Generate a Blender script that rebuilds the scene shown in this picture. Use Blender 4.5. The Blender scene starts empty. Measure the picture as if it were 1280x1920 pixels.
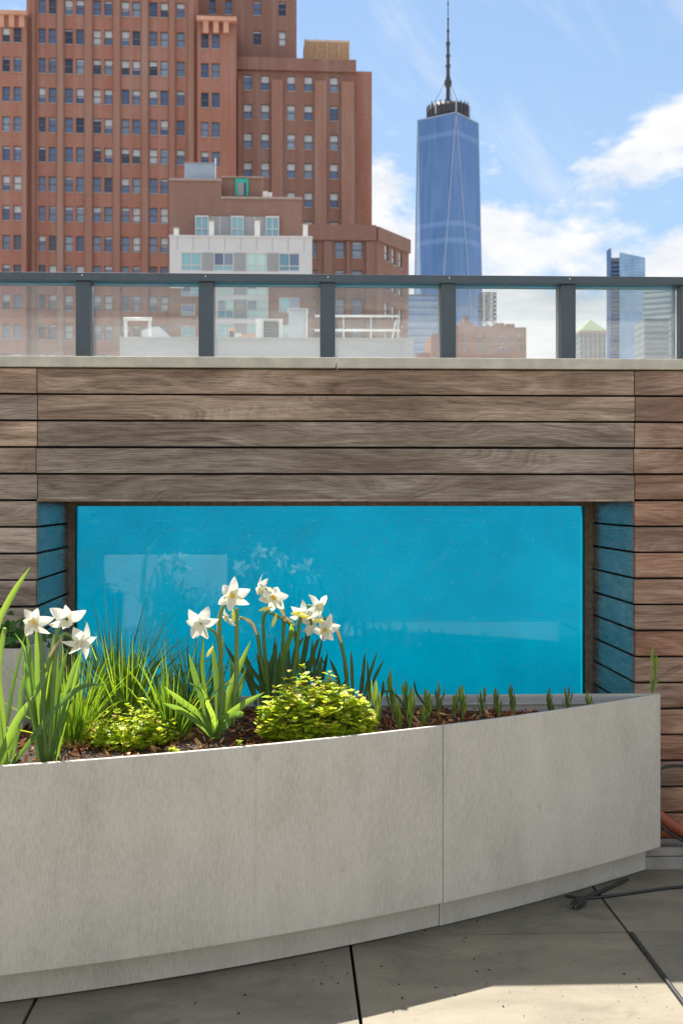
import bpy, bmesh, math, random
import numpy as np
from mathutils import Vector, Matrix, noise
R = math.radians
random.seed(7)
sc = bpy.context.scene
col = sc.collection

# ------------------------------------------------------------------ camera
F = 2300.0; HZ = 935.0; H = 1.35; TH = R(2.37)
cam_d = bpy.data.cameras.new('camera'); cam = bpy.data.objects.new('camera', cam_d); col.objects.link(cam)
cam.location = (0, 0, H); cam.rotation_euler = (R(90), 0, -TH)
cam_d.sensor_fit = 'VERTICAL'; cam_d.sensor_height = 36; cam_d.sensor_width = 24
cam_d.lens = F / 1920 * 36
cam_d.shift_y = -(960 - HZ) / 1920
cam_d.clip_start = 0.05; cam_d.clip_end = 30000
cam_d.dof.use_dof = True; cam_d.dof.focus_distance = 4.0; cam_d.dof.aperture_fstop = 7.0
sc.camera = cam

# ------------------------------------------------------------------ light
SUN = Vector((-0.110, 0.390, 0.6485)).normalized()
SUN_EL = math.asin(SUN.z); SUN_AZ = math.atan2(SUN.x, SUN.y)
sun_d = bpy.data.lights.new('sun', 'SUN'); sun_d.energy = 3.5; sun_d.angle = R(0.53); sun_d.color = (1, 0.94, 0.85)
sun = bpy.data.objects.new('sun', sun_d); col.objects.link(sun)
sun.rotation_euler = SUN.to_track_quat('Z', 'Y').to_euler(); sun.location = (0, 0, 30)
sc.view_settings.view_transform = 'Standard'; sc.view_settings.look = 'None'
sc.view_settings.gamma = 1.0; sc.view_settings.use_curve_mapping = False
sc.view_settings.exposure = 1.7
SKY_STRENGTH = 0.05

class NT:
    """tiny helper for node trees"""
    def __init__(s, tree): s.t = tree
    def n(s, typ, **kw):
        x = s.t.nodes.new(typ)
        for k, v in kw.items(): setattr(x, k, v)
        return x
    def l(s, a, b): s.t.links.new(a, b)
    def put(s, v, sock):
        if hasattr(v, 'is_output'): s.l(v, sock)
        else: sock.default_value = v
    def m(s, op, a, b=None, c=None, clamp=False):
        x = s.n('ShaderNodeMath', operation=op, use_clamp=clamp); s.put(a, x.inputs[0])
        if b is not None: s.put(b, x.inputs[1])
        if c is not None: s.put(c, x.inputs[2])
        return x.outputs[0]
    def mix(s, f, a, b, blend='MIX'):
        x = s.n('ShaderNodeMix', data_type='RGBA', blend_type=blend)
        s.put(f, x.inputs[0]); s.put(a, x.inputs[6]); s.put(b, x.inputs[7])
        return x.outputs[2]
    def sstep(s, v, a, b):
        x = s.n('ShaderNodeMapRange', interpolation_type='SMOOTHSTEP')
        s.put(v, x.inputs[0]); x.inputs[1].default_value = a; x.inputs[2].default_value = b
        return x.outputs[0]
    def ramp(s, f, stops):
        x = s.n('ShaderNodeValToRGB'); e = x.color_ramp.elements
        while len(e) < len(stops): e.new(0.5)
        for q, (p, c) in zip(e, stops): q.position = p; q.color = (*c, 1)
        s.put(f, x.inputs[0]); return x.outputs[0]
    def noise(s, vec, scale, detail=4, rough=0.55, dist=0.0):
        x = s.n('ShaderNodeTexNoise'); s.l(vec, x.inputs['Vector'])
        x.inputs['Scale'].default_value = scale; x.inputs['Detail'].default_value = detail
        x.inputs['Roughness'].default_value = rough; x.inputs['Distortion'].default_value = dist
        return x.outputs[0]
    def comb(s, x, y, z):
        c = s.n('ShaderNodeCombineXYZ'); s.put(x, c.inputs[0]); s.put(y, c.inputs[1]); s.put(z, c.inputs[2]); return c.outputs[0]
    def vmul(s, v, k):
        x = s.n('ShaderNodeVectorMath', operation='MULTIPLY'); s.l(v, x.inputs[0]); x.inputs[1].default_value = k; return x.outputs[0]
    def vadd(s, a, b):
        x = s.n('ShaderNodeVectorMath', operation='ADD'); s.l(a, x.inputs[0]); s.l(b, x.inputs[1]); return x.outputs[0]

def make_world():
    w = bpy.data.worlds.new('World'); sc.world = w; w.use_nodes = True
    t = NT(w.node_tree); w.node_tree.nodes.clear()
    sky = t.n('ShaderNodeTexSky', sky_type='NISHITA', sun_disc=False)
    sky.sun_elevation = SUN_EL; sky.sun_rotation = SUN_AZ; sky.altitude = 60; sky.air_density = 1.0; sky.dust_density = 0.2; sky.ozone_density = 1.5
    tc = t.n('ShaderNodeTexCoord'); sp = t.n('ShaderNodeSeparateXYZ'); t.l(tc.outputs['Generated'], sp.inputs[0])
    az = t.m('ARCTAN2', sp.outputs[0], sp.outputs[1]); el = t.m('ARCSINE', sp.outputs[2])
    v = t.comb(az, t.m('MULTIPLY', el, 1.7), 3.3)
    n1 = t.noise(v, 9.0, 9, 0.58, 0.25)
    n2 = t.noise(v, 26.0, 7, 0.6, 0.2)
    dens = t.m('ADD', t.m('MULTIPLY', n1, 0.75), t.m('MULTIPLY', n2, 0.25))
    # cloud bank low over the horizon all round, scattered cumulus above it
    bank = t.sstep(el, 0.30, 0.13)
    bias = t.m('MULTIPLY', bank, 0.27)
    bias = t.m('ADD', bias, t.m('MULTIPLY', t.sstep(el, 0.40, 0.55), 0.17))     # extra cloud cover above the view, added to fill the shade
    for a0, e0, sa, se, amp in ((0.282, 0.262, 0.055, 0.030, 0.27), (0.305, 0.295, 0.034, 0.022, 0.20), (0.30, 0.36, 0.08, 0.035, -0.18), (0.065, 0.255, 0.03, 0.03, 0.20),
                                (0.15, 0.335, 0.11, 0.06, -0.16), (0.02, 0.38, 0.12, 0.05, -0.12), (0.19, 0.255, 0.035, 0.025, -0.08)):
        ga = t.m('DIVIDE', t.m('SUBTRACT', az, a0), sa); ge = t.m('DIVIDE', t.m('SUBTRACT', el, e0), se)
        g = t.m('EXPONENT', t.m('MULTIPLY', t.m('ADD', t.m('MULTIPLY', ga, ga), t.m('MULTIPLY', ge, ge)), -1.0))
        bias = t.m('ADD', bias, t.m('MULTIPLY', g, amp))
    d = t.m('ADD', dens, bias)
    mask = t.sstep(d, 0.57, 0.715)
    wisp = t.noise(t.comb(t.m('ADD', t.m('MULTIPLY', az, 1.2), el), t.m('MULTIPLY', t.m('SUBTRACT', el, az), 0.25), 0.0), 11.0, 5, 0.6, 0.4)
    mask = t.m('MAXIMUM', mask, t.m('MULTIPLY', t.sstep(wisp, 0.50, 0.75), 0.35))
    shade = t.noise(t.comb(az, t.m('ADD', t.m('MULTIPLY', el, 2.2), 0.05), 9.0), 14.0, 6, 0.55, 0.1)
    ccol = t.ramp(shade, [(0.30, (5.2, 5.4, 5.75)), (0.62, (6.5, 6.45, 6.4))])
    hazy = t.mix(t.m('MULTIPLY', t.sstep(el, 0.70, 0.05), 0.62), sky.outputs[0], (2.45, 3.6, 5.0, 1))
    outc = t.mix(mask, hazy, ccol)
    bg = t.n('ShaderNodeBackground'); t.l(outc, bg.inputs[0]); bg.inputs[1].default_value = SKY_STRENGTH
    o = t.n('ShaderNodeOutputWorld'); t.l(bg.outputs[0], o.inputs[0])
make_world()
sc.cycles.use_denoising = True; sc.cycles.denoising_prefilter = 'ACCURATE'
sc.cycles.max_bounces = 10; sc.cycles.transparent_max_bounces = 24; sc.cycles.diffuse_bounces = 5
sc.cycles.caustics_reflective = False; sc.cycles.caustics_refractive = False
sc.cycles.sample_clamp_indirect = 8.0

# ------------------------------------------------------------------ pixel <-> place
CT, ST = math.cos(TH), math.sin(TH)
def cw(px, py, d):
    """point at camera depth d seen at photo pixel px,py"""
    xc = (px - 640) / F
    return Vector((d * (xc * CT + ST), d * (-xc * ST + CT), H + (HZ - py) / F * d))
def dep(px, Y):
    return Y / (CT - (px - 640) / F * ST)
def at(px, py, Y): return cw(px, py, dep(px, Y))
def gx(px, Y): return at(px, 0, Y).x
def gz(py, Y, px=640): return at(px, py, Y).z

# ------------------------------------------------------------------ mesh helpers
class MB:
    def __init__(s): s.v = []; s.f = []; s.mi = []; s.sm = []
    def add(s, vs, fs, mi=0, smooth=False):
        o = len(s.v); s.v += [tuple(q) for q in vs]
        for f in fs: s.f.append([o + i for i in f]); s.mi.append(mi); s.sm.append(smooth)
    def box(s, a, b, mi=0):
        (x0, y0, z0), (x1, y1, z1) = a, b
        s.add([(x0,y0,z0),(x1,y0,z0),(x1,y1,z0),(x0,y1,z0),(x0,y0,z1),(x1,y0,z1),(x1,y1,z1),(x0,y1,z1)],
              [(0,3,2,1),(4,5,6,7),(0,1,5,4),(1,2,6,5),(2,3,7,6),(3,0,4,7)], mi)
    def bar(s, p, q, r, mi=0, n=4):
        s.tube([p, q], r, mi, n, False)
    def tube(s, pts, r, mi=0, n=8, smooth=True, caps=True):
        pts = [Vector(p) for p in pts]; k = len(pts); rs = r if isinstance(r, (list, tuple)) else [r] * k
        vs = []; up = None
        for i, p in enumerate(pts):
            tg = (pts[min(i+1, k-1)] - pts[max(i-1, 0)]).normalized()
            if up is None:
                up = Vector((0, 0, 1)) if abs(tg.z) < 0.9 else Vector((1, 0, 0))
            up = (up - tg * up.dot(tg)).normalized(); sd = tg.cross(up)
            for j in range(n):
                a = 2 * math.pi * (j + 0.5) / n
                vs.append(p + (up * math.cos(a) + sd * math.sin(a)) * rs[i])
        fs = [(i*n+j, i*n+(j+1) % n, (i+1)*n+(j+1) % n, (i+1)*n+j) for i in range(k-1) for j in range(n)]
        if caps: fs += [tuple(reversed(range(n))), tuple((k-1)*n + j for j in range(n))]
        s.add(vs, fs, mi, smooth)
    def lathe(s, prof, c, n=16, mi=0, smooth=True):
        c = Vector(c); k = len(prof)
        vs = [c + Vector((r*math.cos(2*math.pi*j/n), r*math.sin(2*math.pi*j/n), z)) for r, z in prof for j in range(n)]
        fs = [(i*n+j, i*n+(j+1) % n, (i+1)*n+(j+1) % n, (i+1)*n+j) for i in range(k-1) for j in range(n)]
        s.add(vs, fs, mi, smooth)
    def mesh(s, name, mats):
        me = bpy.data.meshes.new(name); me.from_pydata(s.v, [], s.f)
        for m in (mats if isinstance(mats, (list, tuple)) else [mats]): me.materials.append(m)
        me.polygons.foreach_set('material_index', s.mi); me.polygons.foreach_set('use_smooth', s.sm); me.update()
        return me
    def build(s, name, mats, parent=None, **kw): return obj(name, s.mesh(name, mats), parent, **kw)

def obj(name, me, parent=None, loc=None, rot=None, scale=None):
    o = bpy.data.objects.new(name, me); col.objects.link(o)
    if parent is not None: o.parent = parent
    if loc is not None: o.location = loc
    if rot is not None: o.rotation_euler = rot
    if scale is not None: o.scale = scale
    return o
def tag(o, label=None, cat=None, group=None, kind=None):
    if label: o['label'] = label
    if cat: o['category'] = cat
    if group: o['group'] = group
    if kind: o['kind'] = kind
    return o
def thing(name, label, cat, loc=(0, 0, 0), rz=0.0, group=None):
    o = bpy.data.objects.new(name, None); col.objects.link(o); o.empty_display_size = 0.1
    o.location = loc; o.rotation_euler = (0, 0, rz)
    return tag(o, label, cat, group)
def bevel_box(lx, ly, lz, b, name, mats, seg=2):
    """box centred at origin with bevelled edges"""
    bm = bmesh.new(); bmesh.ops.create_cube(bm, size=1.0, matrix=Matrix.Diagonal((lx, ly, lz, 1)))
    bmesh.ops.bevel(bm, geom=list(bm.edges), offset=b, segments=seg, affect='EDGES', profile=0.6)
    me = bpy.data.meshes.new(name); bm.to_mesh(me); bm.free()
    for m in (mats if isinstance(mats, (list, tuple)) else [mats]): me.materials.append(m)
    return me
def catmull(pts, k=6):
    pts = [Vector(p) for p in pts]
    if len(pts) == 2: return [pts[0].lerp(pts[1], i / k) for i in range(k + 1)]
    e = [pts[0] * 2 - pts[1]] + pts + [pts[-1] * 2 - pts[-2]]; out = []
    for i in range(1, len(e) - 2):
        a, b, c, d = e[i-1:i+3]
        for j in range(k):
            t = j / k
            out.append(0.5 * (2*b + (c - a)*t + (2*a - 5*b + 4*c - d)*t*t + (3*b - a - 3*c + d)*t**3))
    return out + [pts[-1]]

# ------------------------------------------------------------------ materials
def new_mat(name):
    m = bpy.data.materials.new(name); m.use_nodes = True; m.node_tree.nodes.clear()
    t = NT(m.node_tree); o = t.n('ShaderNodeOutputMaterial'); return m, t, o
def principled(t, o, colr, rough=0.6, metal=0.0, spec=0.5):
    p = t.n('ShaderNodeBsdfPrincipled'); t.put(colr if hasattr(colr, 'is_output') else (*colr, 1), p.inputs['Base Color'])
    t.put(rough, p.inputs['Roughness']); p.inputs['Metallic'].default_value = metal; p.inputs['Specular IOR Level'].default_value = spec
    t.l(p.outputs[0], o.inputs[0]); return p
def bump(t, p, h, strength=0.3, dist=0.01):
    b = t.n('ShaderNodeBump'); b.inputs['Strength'].default_value = strength; b.inputs['Distance'].default_value = dist
    t.l(h, b.inputs['Height']); t.l(b.outputs[0], p.inputs['Normal'])
def ocoord(t): return t.n('ShaderNodeTexCoord').outputs['Object']
def gcoord(t): return t.n('ShaderNodeNewGeometry').outputs['Position']

def mat_plain(name, c, rough=0.6, metal=0.0, var=0.12, scale=3.0, world=True, spec=0.5):
    m, t, o = new_mat(name)
    v = gcoord(t) if world else ocoord(t)
    n = t.noise(v, scale, 5, 0.6)
    lo = tuple(x * (1 - var) for x in c); hi = tuple(min(1, x * (1 + var)) for x in c)
    p = principled(t, o, t.ramp(n, [(0.3, lo), (0.7, hi)]), rough, metal, spec)
    return m

def mat_wood(name, c_lo, c_mid, c_hi, red, rough=0.66, spec=0.3):
    m, t, o = new_mat(name)
    oi = t.n('ShaderNodeObjectInfo').outputs['Random']
    v = t.vadd(ocoord(t), t.comb(t.m('MULTIPLY', oi, 37.0), t.m('MULTIPLY', oi, 11.0), t.m('MULTIPLY', oi, 53.0)))
    big = t.noise(t.vmul(v, (1.0, 6, 4.0)), 1.0, 2, 0.45, 0.2)
    sp = t.n('ShaderNodeSeparateXYZ'); t.l(v, sp.inputs[0])
    ph = t.m('ADD', t.m('MULTIPLY', sp.outputs[2], 16.0), t.m('MULTIPLY', big, 9.0))
    rings = t.noise(t.comb(ph, t.m('MULTIPLY', sp.outputs[0], 0.45), 0.0), 1.9, 7, 0.74)
    streak = t.noise(t.vmul(v, (9, 60, 230)), 1.0, 5, 0.72)
    pore = t.noise(t.vmul(v, (11, 90, 300)), 1.0, 3, 0.7)
    blot = t.noise(t.vmul(v, (2.2, 10, 9)), 1.0, 4, 0.6)
    f = t.m('ADD', t.m('MULTIPLY', rings, 0.55), t.m('MULTIPLY', streak, 0.45))
    c = t.ramp(f, [(0.38, c_lo), (0.49, c_mid), (0.59, c_hi)])
    c = t.mix(t.sstep(blot, 0.36, 0.66), c, t.mix(1.0, c, (0.60, 0.56, 0.54, 1), 'MULTIPLY'))
    c = t.mix(t.m('MULTIPLY', t.sstep(pore, 0.57, 0.66), 0.55), c, (0.085, 0.062, 0.05, 1))
    tint = t.ramp(t.m('FRACT', t.m('MULTIPLY', oi, 7.31)), [(0.0, (0.80, 0.80, 0.82)), (0.4, (1, 1, 1)), (0.72, (1.08, 0.98, 0.90)), (1.0, red)])
    c = t.mix(1.0, c, tint, 'MULTIPLY')
    p = principled(t, o, c, rough, 0, spec)
    bump(t, p, t.m('ADD', streak, t.m('MULTIPLY', rings, 0.6)), 0.35, 0.0015)
    return m

def mat_planter():
    m, t, o = new_mat('fibre_cement')
    v = gcoord(t)
    fine = t.noise(t.vmul(v, (190, 190, 45)), 1.0, 4, 0.7)
    mid = t.noise(t.vmul(v, (7, 7, 3.0)), 1.0, 5, 0.62)
    big = t.noise(v, 1.7, 3, 0.5)
    f = t.m('ADD', t.m('ADD', t.m('MULTIPLY', fine, 0.44), t.m('MULTIPLY', mid, 0.34)), t.m('MULTIPLY', big, 0.22))
    c = t.ramp(f, [(0.34, (0.38, 0.37, 0.325)), (0.50, (0.53, 0.51, 0.455)), (0.66, (0.64, 0.615, 0.56))])
    run = t.noise(t.vmul(v, (26, 26, 1.2)), 1.0, 4, 0.6)
    c = t.mix(t.m('MULTIPLY', t.sstep(run, 0.58, 0.80), 0.22), c, (0.30, 0.30, 0.29, 1))
    warm = t.noise(t.vmul(v, (14, 14, 9)), 1.0, 3, 0.5)
    c = t.mix(t.m('MULTIPLY', t.sstep(warm, 0.66, 0.80), 0.35), c, (0.36, 0.26, 0.17, 1))
    p = principled(t, o, c, 0.55, 0, 0.4)
    bump(t, p, fine, 0.12, 0.001)
    return m

def mat_slab():
    m, t, o = new_mat('sandstone_paver')
    v = gcoord(t); oi = t.n('ShaderNodeObjectInfo').outputs['Random']
    a = t.noise(t.vmul(v, (2.2, 5, 1)), 1.0, 6, 0.62, 0.3)
    b = t.noise(v, 160.0, 3, 0.6)
    s = t.noise(v, 3.1, 5, 0.7, 0.6)
    c = t.ramp(t.m('ADD', t.m('MULTIPLY', a, 0.75), t.m('MULTIPLY', b, 0.25)), [(0.33, (0.155, 0.145, 0.112)), (0.5, (0.215, 0.196, 0.152)), (0.66, (0.265, 0.242, 0.188))])
    c = t.mix(t.m('MULTIPLY', t.sstep(s, 0.48, 0.68), 0.6), c, (0.11, 0.108, 0.085, 1))
    c = t.mix(1.0, c, t.ramp(oi, [(0, (0.86, 0.87, 0.88)), (1, (1.06, 1.03, 1.0))]), 'MULTIPLY')
    sp = t.noise(v, 75.0, 1, 0.5)
    c = t.mix(t.m('MULTIPLY', t.sstep(sp, 0.73, 0.76), 0.7), c, (0.06, 0.05, 0.04, 1))
    p = principled(t, o, c, 0.75, 0, 0.3); bump(t, p, t.m('ADD', b, s), 0.2, 0.002)
    return m

def mat_brick(name, lo, hi, mortar, bscale=1.0):
    """colour and wear of brickwork too far away to tell the bricks apart"""
    m, t, o = new_mat(name)
    v = ocoord(t)
    n1 = t.noise(t.vmul(v, (0.25, 0.25, 0.10)), 1.0, 5, 0.6)
    n2 = t.noise(t.vmul(v, (1.2, 1.2, 3.0)), bscale, 4, 0.65)
    n3 = t.noise(t.vmul(v, (0.8, 0.8, 0.05)), 1.0, 4, 0.6)
    c = t.ramp(t.m('ADD', t.m('MULTIPLY', n1, 0.5), t.m('MULTIPLY', n2, 0.5)), [(0.32, lo), (0.66, hi)])
    c = t.mix(t.m('MULTIPLY', t.sstep(n3, 0.42, 0.70), 0.75), c, (*mortar, 1))
    principled(t, o, c, 0.85, 0, 0.2)
    return m

def mat_glass_far(name, c, rough=0.12):
    m, t, o = new_mat(name)
    oi = t.n('ShaderNodeObjectInfo').outputs['Random']
    col_ = t.mix(1.0, (*c, 1), t.ramp(oi, [(0, (0.55, 0.6, 0.7)), (1, (1.5, 1.4, 1.3))]), 'MULTIPLY')
    principled(t, o, col_, rough, 0.0, 0.9); return m

def mat_leaf(name, stops, transl=0.45, rough=0.45, island=True, tr_tint=(1.9, 1.75, 0.6)):
    m, t, o = new_mat(name)
    if island: r = t.n('ShaderNodeNewGeometry').outputs['Random Per Island']
    else: r = t.n('ShaderNodeObjectInfo').outputs['Random']
    n = t.noise(t.vmul(gcoord(t), (140, 140, 25)), 1.0, 3, 0.6)
    f = t.m('ADD', t.m('MULTIPLY', r, 0.75), t.m('MULTIPLY', n, 0.25))
    c = t.ramp(f, stops)
    p = principled(t, o, c, rough, 0, 0.35)
    tr = t.n('ShaderNodeBsdfTranslucent'); t.l(t.mix(1.0, c, (*tr_tint, 1), 'MULTIPLY'), tr.inputs[0])   # light through the leaf is yellower
    mx = t.n('ShaderNodeMixShader'); mx.inputs[0].default_value = transl
    t.l(p.outputs[0], mx.inputs[1]); t.l(tr.outputs[0], mx.inputs[2]); t.l(mx.outputs[0], o.inputs[0])
    return m

def mat_clear(name, tint, ior=1.5, rough=0.0, haze=0.0, hazec=(0.8, 0.82, 0.85)):
    m, t, o = new_mat(name)
    tr = t.n('ShaderNodeBsdfTransparent'); tr.inputs[0].default_value = (*tint, 1)
    gl = t.n('ShaderNodeBsdfGlossy'); gl.inputs['Roughness'].default_value = rough; gl.inputs[0].default_value = (1, 1, 1, 1)
    fr = t.n('ShaderNodeFresnel'); fr.inputs[0].default_value = ior
    mx = t.n('ShaderNodeMixShader'); t.l(fr.outputs[0], mx.inputs[0]); t.l(tr.outputs[0], mx.inputs[1]); t.l(gl.outputs[0], mx.inputs[2])
    last = mx
    if haze > 0:
        df = t.n('ShaderNodeBsdfTranslucent'); df.inputs[0].default_value = (*hazec, 1)
        d2 = t.n('ShaderNodeBsdfDiffuse'); d2.inputs[0].default_value = (*hazec, 1)
        ad = t.n('ShaderNodeMixShader'); ad.inputs[0].default_value = 0.5; t.l(df.outputs[0], ad.inputs[1]); t.l(d2.outputs[0], ad.inputs[2])
        nz = t.noise(t.vmul(gcoord(t), (2, 2, 9)), 1.0, 4, 0.6)
        m2 = t.n('ShaderNodeMixShader'); t.l(t.m('MULTIPLY', t.sstep(nz, 0.2, 0.8), haze * 2), m2.inputs[0])
        t.l(mx.outputs[0], m2.inputs[1]); t.l(ad.outputs[0], m2.inputs[2]); last = m2
    t.l(last.outputs[0], o.inputs[0]); return m

M = {}
M['wood_grey'] = mat_wood('weathered_ipe', (0.15, 0.112, 0.085), (0.345, 0.275, 0.216), (0.53, 0.45, 0.37), (1.05, 0.92, 0.86))
M['wood_reveal'] = mat_wood('sealed_ipe', (0.11, 0.095, 0.083), (0.22, 0.20, 0.18), (0.33, 0.31, 0.285), (1.0, 0.95, 0.9), 0.24, 1.0)
M['wood_red'] = mat_wood('reddish_ipe', (0.17, 0.102, 0.072), (0.35, 0.225, 0.165), (0.51, 0.375, 0.29), (1.06, 0.84, 0.75))
M['wood_tan'] = mat_wood('silvered_ipe', (0.19, 0.14, 0.10), (0.41, 0.325, 0.255), (0.60, 0.50, 0.41), (1.12, 0.92, 0.80))
M['backing'] = mat_plain('black_membrane', (0.012, 0.011, 0.010), 0.9)
M['planter'] = mat_planter()
M['slab'] = mat_slab()
M['joint'] = mat_plain('dark_joint', (0.02, 0.02, 0.018), 0.9)
M['coping'] = mat_plain('limestone_coping', (0.52, 0.485, 0.40), 0.7, var=0.18, scale=14)
M['plinth'] = mat_plain('concrete_plinth', (0.30, 0.29, 0.275), 0.8, var=0.2, scale=20)
M['steel'] = mat_plain('slate_powder_coat', (0.055, 0.078, 0.096), 0.42, var=0.08, scale=8)
M['frame'] = mat_plain('bronze_sealant_frame', (0.24, 0.185, 0.13), 0.55, var=0.45, scale=45)
M['alu'] = mat_plain('aluminium_liner', (0.55, 0.57, 0.60), 0.38, 0.55, var=0.06, scale=25)
def mat_acrylic():
    m, t, o = new_mat('acrylic_pane')
    tr = t.n('ShaderNodeBsdfTransparent'); tr.inputs[0].default_value = (0.70, 0.985, 0.99, 1)
    gl = t.n('ShaderNodeBsdfGlossy'); gl.inputs['Roughness'].default_value = 0.0
    fr = t.n('ShaderNodeFresnel'); fr.inputs[0].default_value = 1.5
    mx = t.n('ShaderNodeMixShader'); t.l(fr.outputs[0], mx.inputs[0]); t.l(tr.outputs[0], mx.inputs[1]); t.l(gl.outputs[0], mx.inputs[2])
    v = gcoord(t); sp = t.n('ShaderNodeSeparateXYZ'); t.l(v, sp.inputs[0])
    dg = t.noise(t.comb(t.m('MULTIPLY', t.m('SUBTRACT', sp.outputs[0], sp.outputs[2]), 9.0), t.m('MULTIPLY', t.m('ADD', sp.outputs[0], sp.outputs[2]), 1.3), 0.0), 1.0, 4, 0.65)
    big = t.noise(v, 2.3, 4, 0.6); spk = t.noise(v, 95.0, 1, 0.5); spk2 = t.noise(v, 33.0, 2, 0.6)
    f = t.m('ADD', t.m('MULTIPLY', t.m('MULTIPLY', t.sstep(dg, 0.50, 0.80), t.sstep(big, 0.38, 0.66)), 0.05), t.m('MULTIPLY', t.sstep(spk, 0.725, 0.77), 0.45))
    f = t.m('ADD', f, t.m('MULTIPLY', t.m('MULTIPLY', t.sstep(spk2, 0.62, 0.80), t.sstep(big, 0.42, 0.62)), 0.05))
    df = t.n('ShaderNodeBsdfDiffuse'); df.inputs[0].default_value = (0.95, 0.97, 0.98, 1)
    m2 = t.n('ShaderNodeMixShader'); t.l(f, m2.inputs[0]); t.l(mx.outputs[0], m2.inputs[1]); t.l(df.outputs[0], m2.inputs[2]); t.l(m2.outputs[0], o.inputs[0])
    return m
M['acrylic'] = mat_acrylic()
M['water'] = mat_clear('pool_water', (0.16, 0.94, 0.98), 1.03)
M['basin'] = mat_plain('blue_pool_plaster', (0.03, 0.74, 0.91), 0.7, var=0.16, scale=1.6)
M['rail_glass'] = mat_clear('rail_glass', (0.93, 0.955, 0.95), 1.5, 0.02, 0.10)
M['bubble'] = mat_plain('air_bubble', (0.9, 0.95, 0.95), 0.15)
M['soil'] = mat_plain('dark_soil', (0.045, 0.028, 0.019), 0.95, var=0.5, scale=60)
M['cable'] = mat_plain('black_rubber', (0.018, 0.022, 0.022), 0.5)
M['brass'] = mat_plain('plug_pin', (0.75, 0.72, 0.62), 0.3, 1.0)
M['terracotta'] = mat_plain('terracotta_hose', (0.26, 0.07, 0.035), 0.6, var=0.2, scale=30)
M['grey_skirt'] = mat_plain('dark_stained_board', (0.03, 0.03, 0.032), 0.7)
M['pale_grey'] = mat_plain('pale_grey_paint', (0.5, 0.5, 0.49), 0.6, var=0.05)
M['white_paint'] = mat_plain('white_paint', (0.78, 0.77, 0.74), 0.6, var=0.05)

# ------------------------------------------------------------------ terrace floor
SL = 0.868
floor = thing('terrace_floor', None, None); tag(floor, kind='structure')
mb = MB(); mb.box((-9, -9, -0.30), (9, 12, -0.06)); mb.build('floor_bed', M['joint'], floor)
xj = gx(660, 3.61)                       # a joint line running away from the viewer
yj = at(1000, 1750, 1).y; yj = cw(1000, 1750, H * F / (1750 - HZ)).y
slab_me = bevel_box(SL - 0.009, SL - 0.005, 0.05, 0.0025, 'paving_slab', M['slab'])
for i in range(-6, 6):
    for j in range(-10, 1):
        random.random()
        obj('paving_slab', slab_me, floor, (xj + (i + .5) * SL, yj + (j + .5) * SL, -0.025 + random.uniform(-.0012, .0012)))
# rubber gasket strip squeezed up in one joint
mb = MB(); pts = [cw(1183, 1752, H*F/(1752-HZ)), cw(1215, 1795, H*F/(1795-HZ)), cw(1262, 1858, H*F/(1858-HZ)), cw(1300, 1909, H*F/(1909-HZ))]
mb.tube([p + Vector((0, 0, 0.002)) for p in catmull(pts)], 0.0075, n=8)
tag(mb.build('joint_strip', M['cable']), 'dark rubber strip standing proud in the paving joint', 'rubber strip')

mb = MB(); rnd = random.Random(19)
for k in range(150):
    if k % 3: px = rnd.uniform(300, 1260); py = 1760 + rnd.random() * 160
    else: px = rnd.uniform(650, 1150); py = rnd.uniform(-12, 35) + 1746 - (px - 825) * .30
    c = cw(px, py, H * F / (py - HZ)) + Vector((0, 0, .0015)); L_ = rnd.choice([.0015, .002, .003, .003, .006]); a_ = rnd.uniform(0, 6.28); w_ = L_ * rnd.uniform(.3, .8)
    e1 = Vector((math.cos(a_), math.sin(a_), 0)); e2 = Vector((-e1.y, e1.x, 0)); u_ = Vector((0, 0, L_ * .4))
    q = [c - e1*L_, c + e2*w_, c + e1*L_, c - e2*w_]; mb.add(q + [c + u_], [(0, 1, 4), (1, 2, 4), (2, 3, 4), (3, 0, 4)])
tag(mb.build('leaf_litter', M['soil']), 'scattered grit and tiny leaf crumbs on the paving', 'litter', kind='stuff')

# ------------------------------------------------------------------ wood clad pool wall
YW = 4.52; YG = 5.155
PITCH = 0.0971; ZTOP = gz(691, YW, 600); NR = 18
xa, xb = gx(69.5, YW), gx(1188.5, YW)
wall = thing('wood_clad_wall', 'long wall of weathered horizontal hardwood boards around the pool window', 'wall', (0, YW, 0))
def plank(x0, x1, row, mat, dx=0.0):
    me = bevel_box(x1 - x0, 0.02, PITCH - 0.0075, 0.0026, 'plank', mat)
    z = ZTOP - PITCH * (row + .5)
    return obj('plank', me, wall, ((x0+x1)/2, 0.010 + random.uniform(-.0015, .0015), z + random.uniform(-.0006, .0006)), (random.uniform(-.012, .012), 0, 0))
for r in range(NR):
    j = random.uniform(-.003, .003)
    if r < 5:
        plank(xa + j + .0012, xb + j - .0012, r, M['wood_grey'])
    plank(-2.7, xa + j - .0012, r, M['wood_tan'])
    plank(xb + j + .0012, 2.9, r, M['wood_red'])
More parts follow.
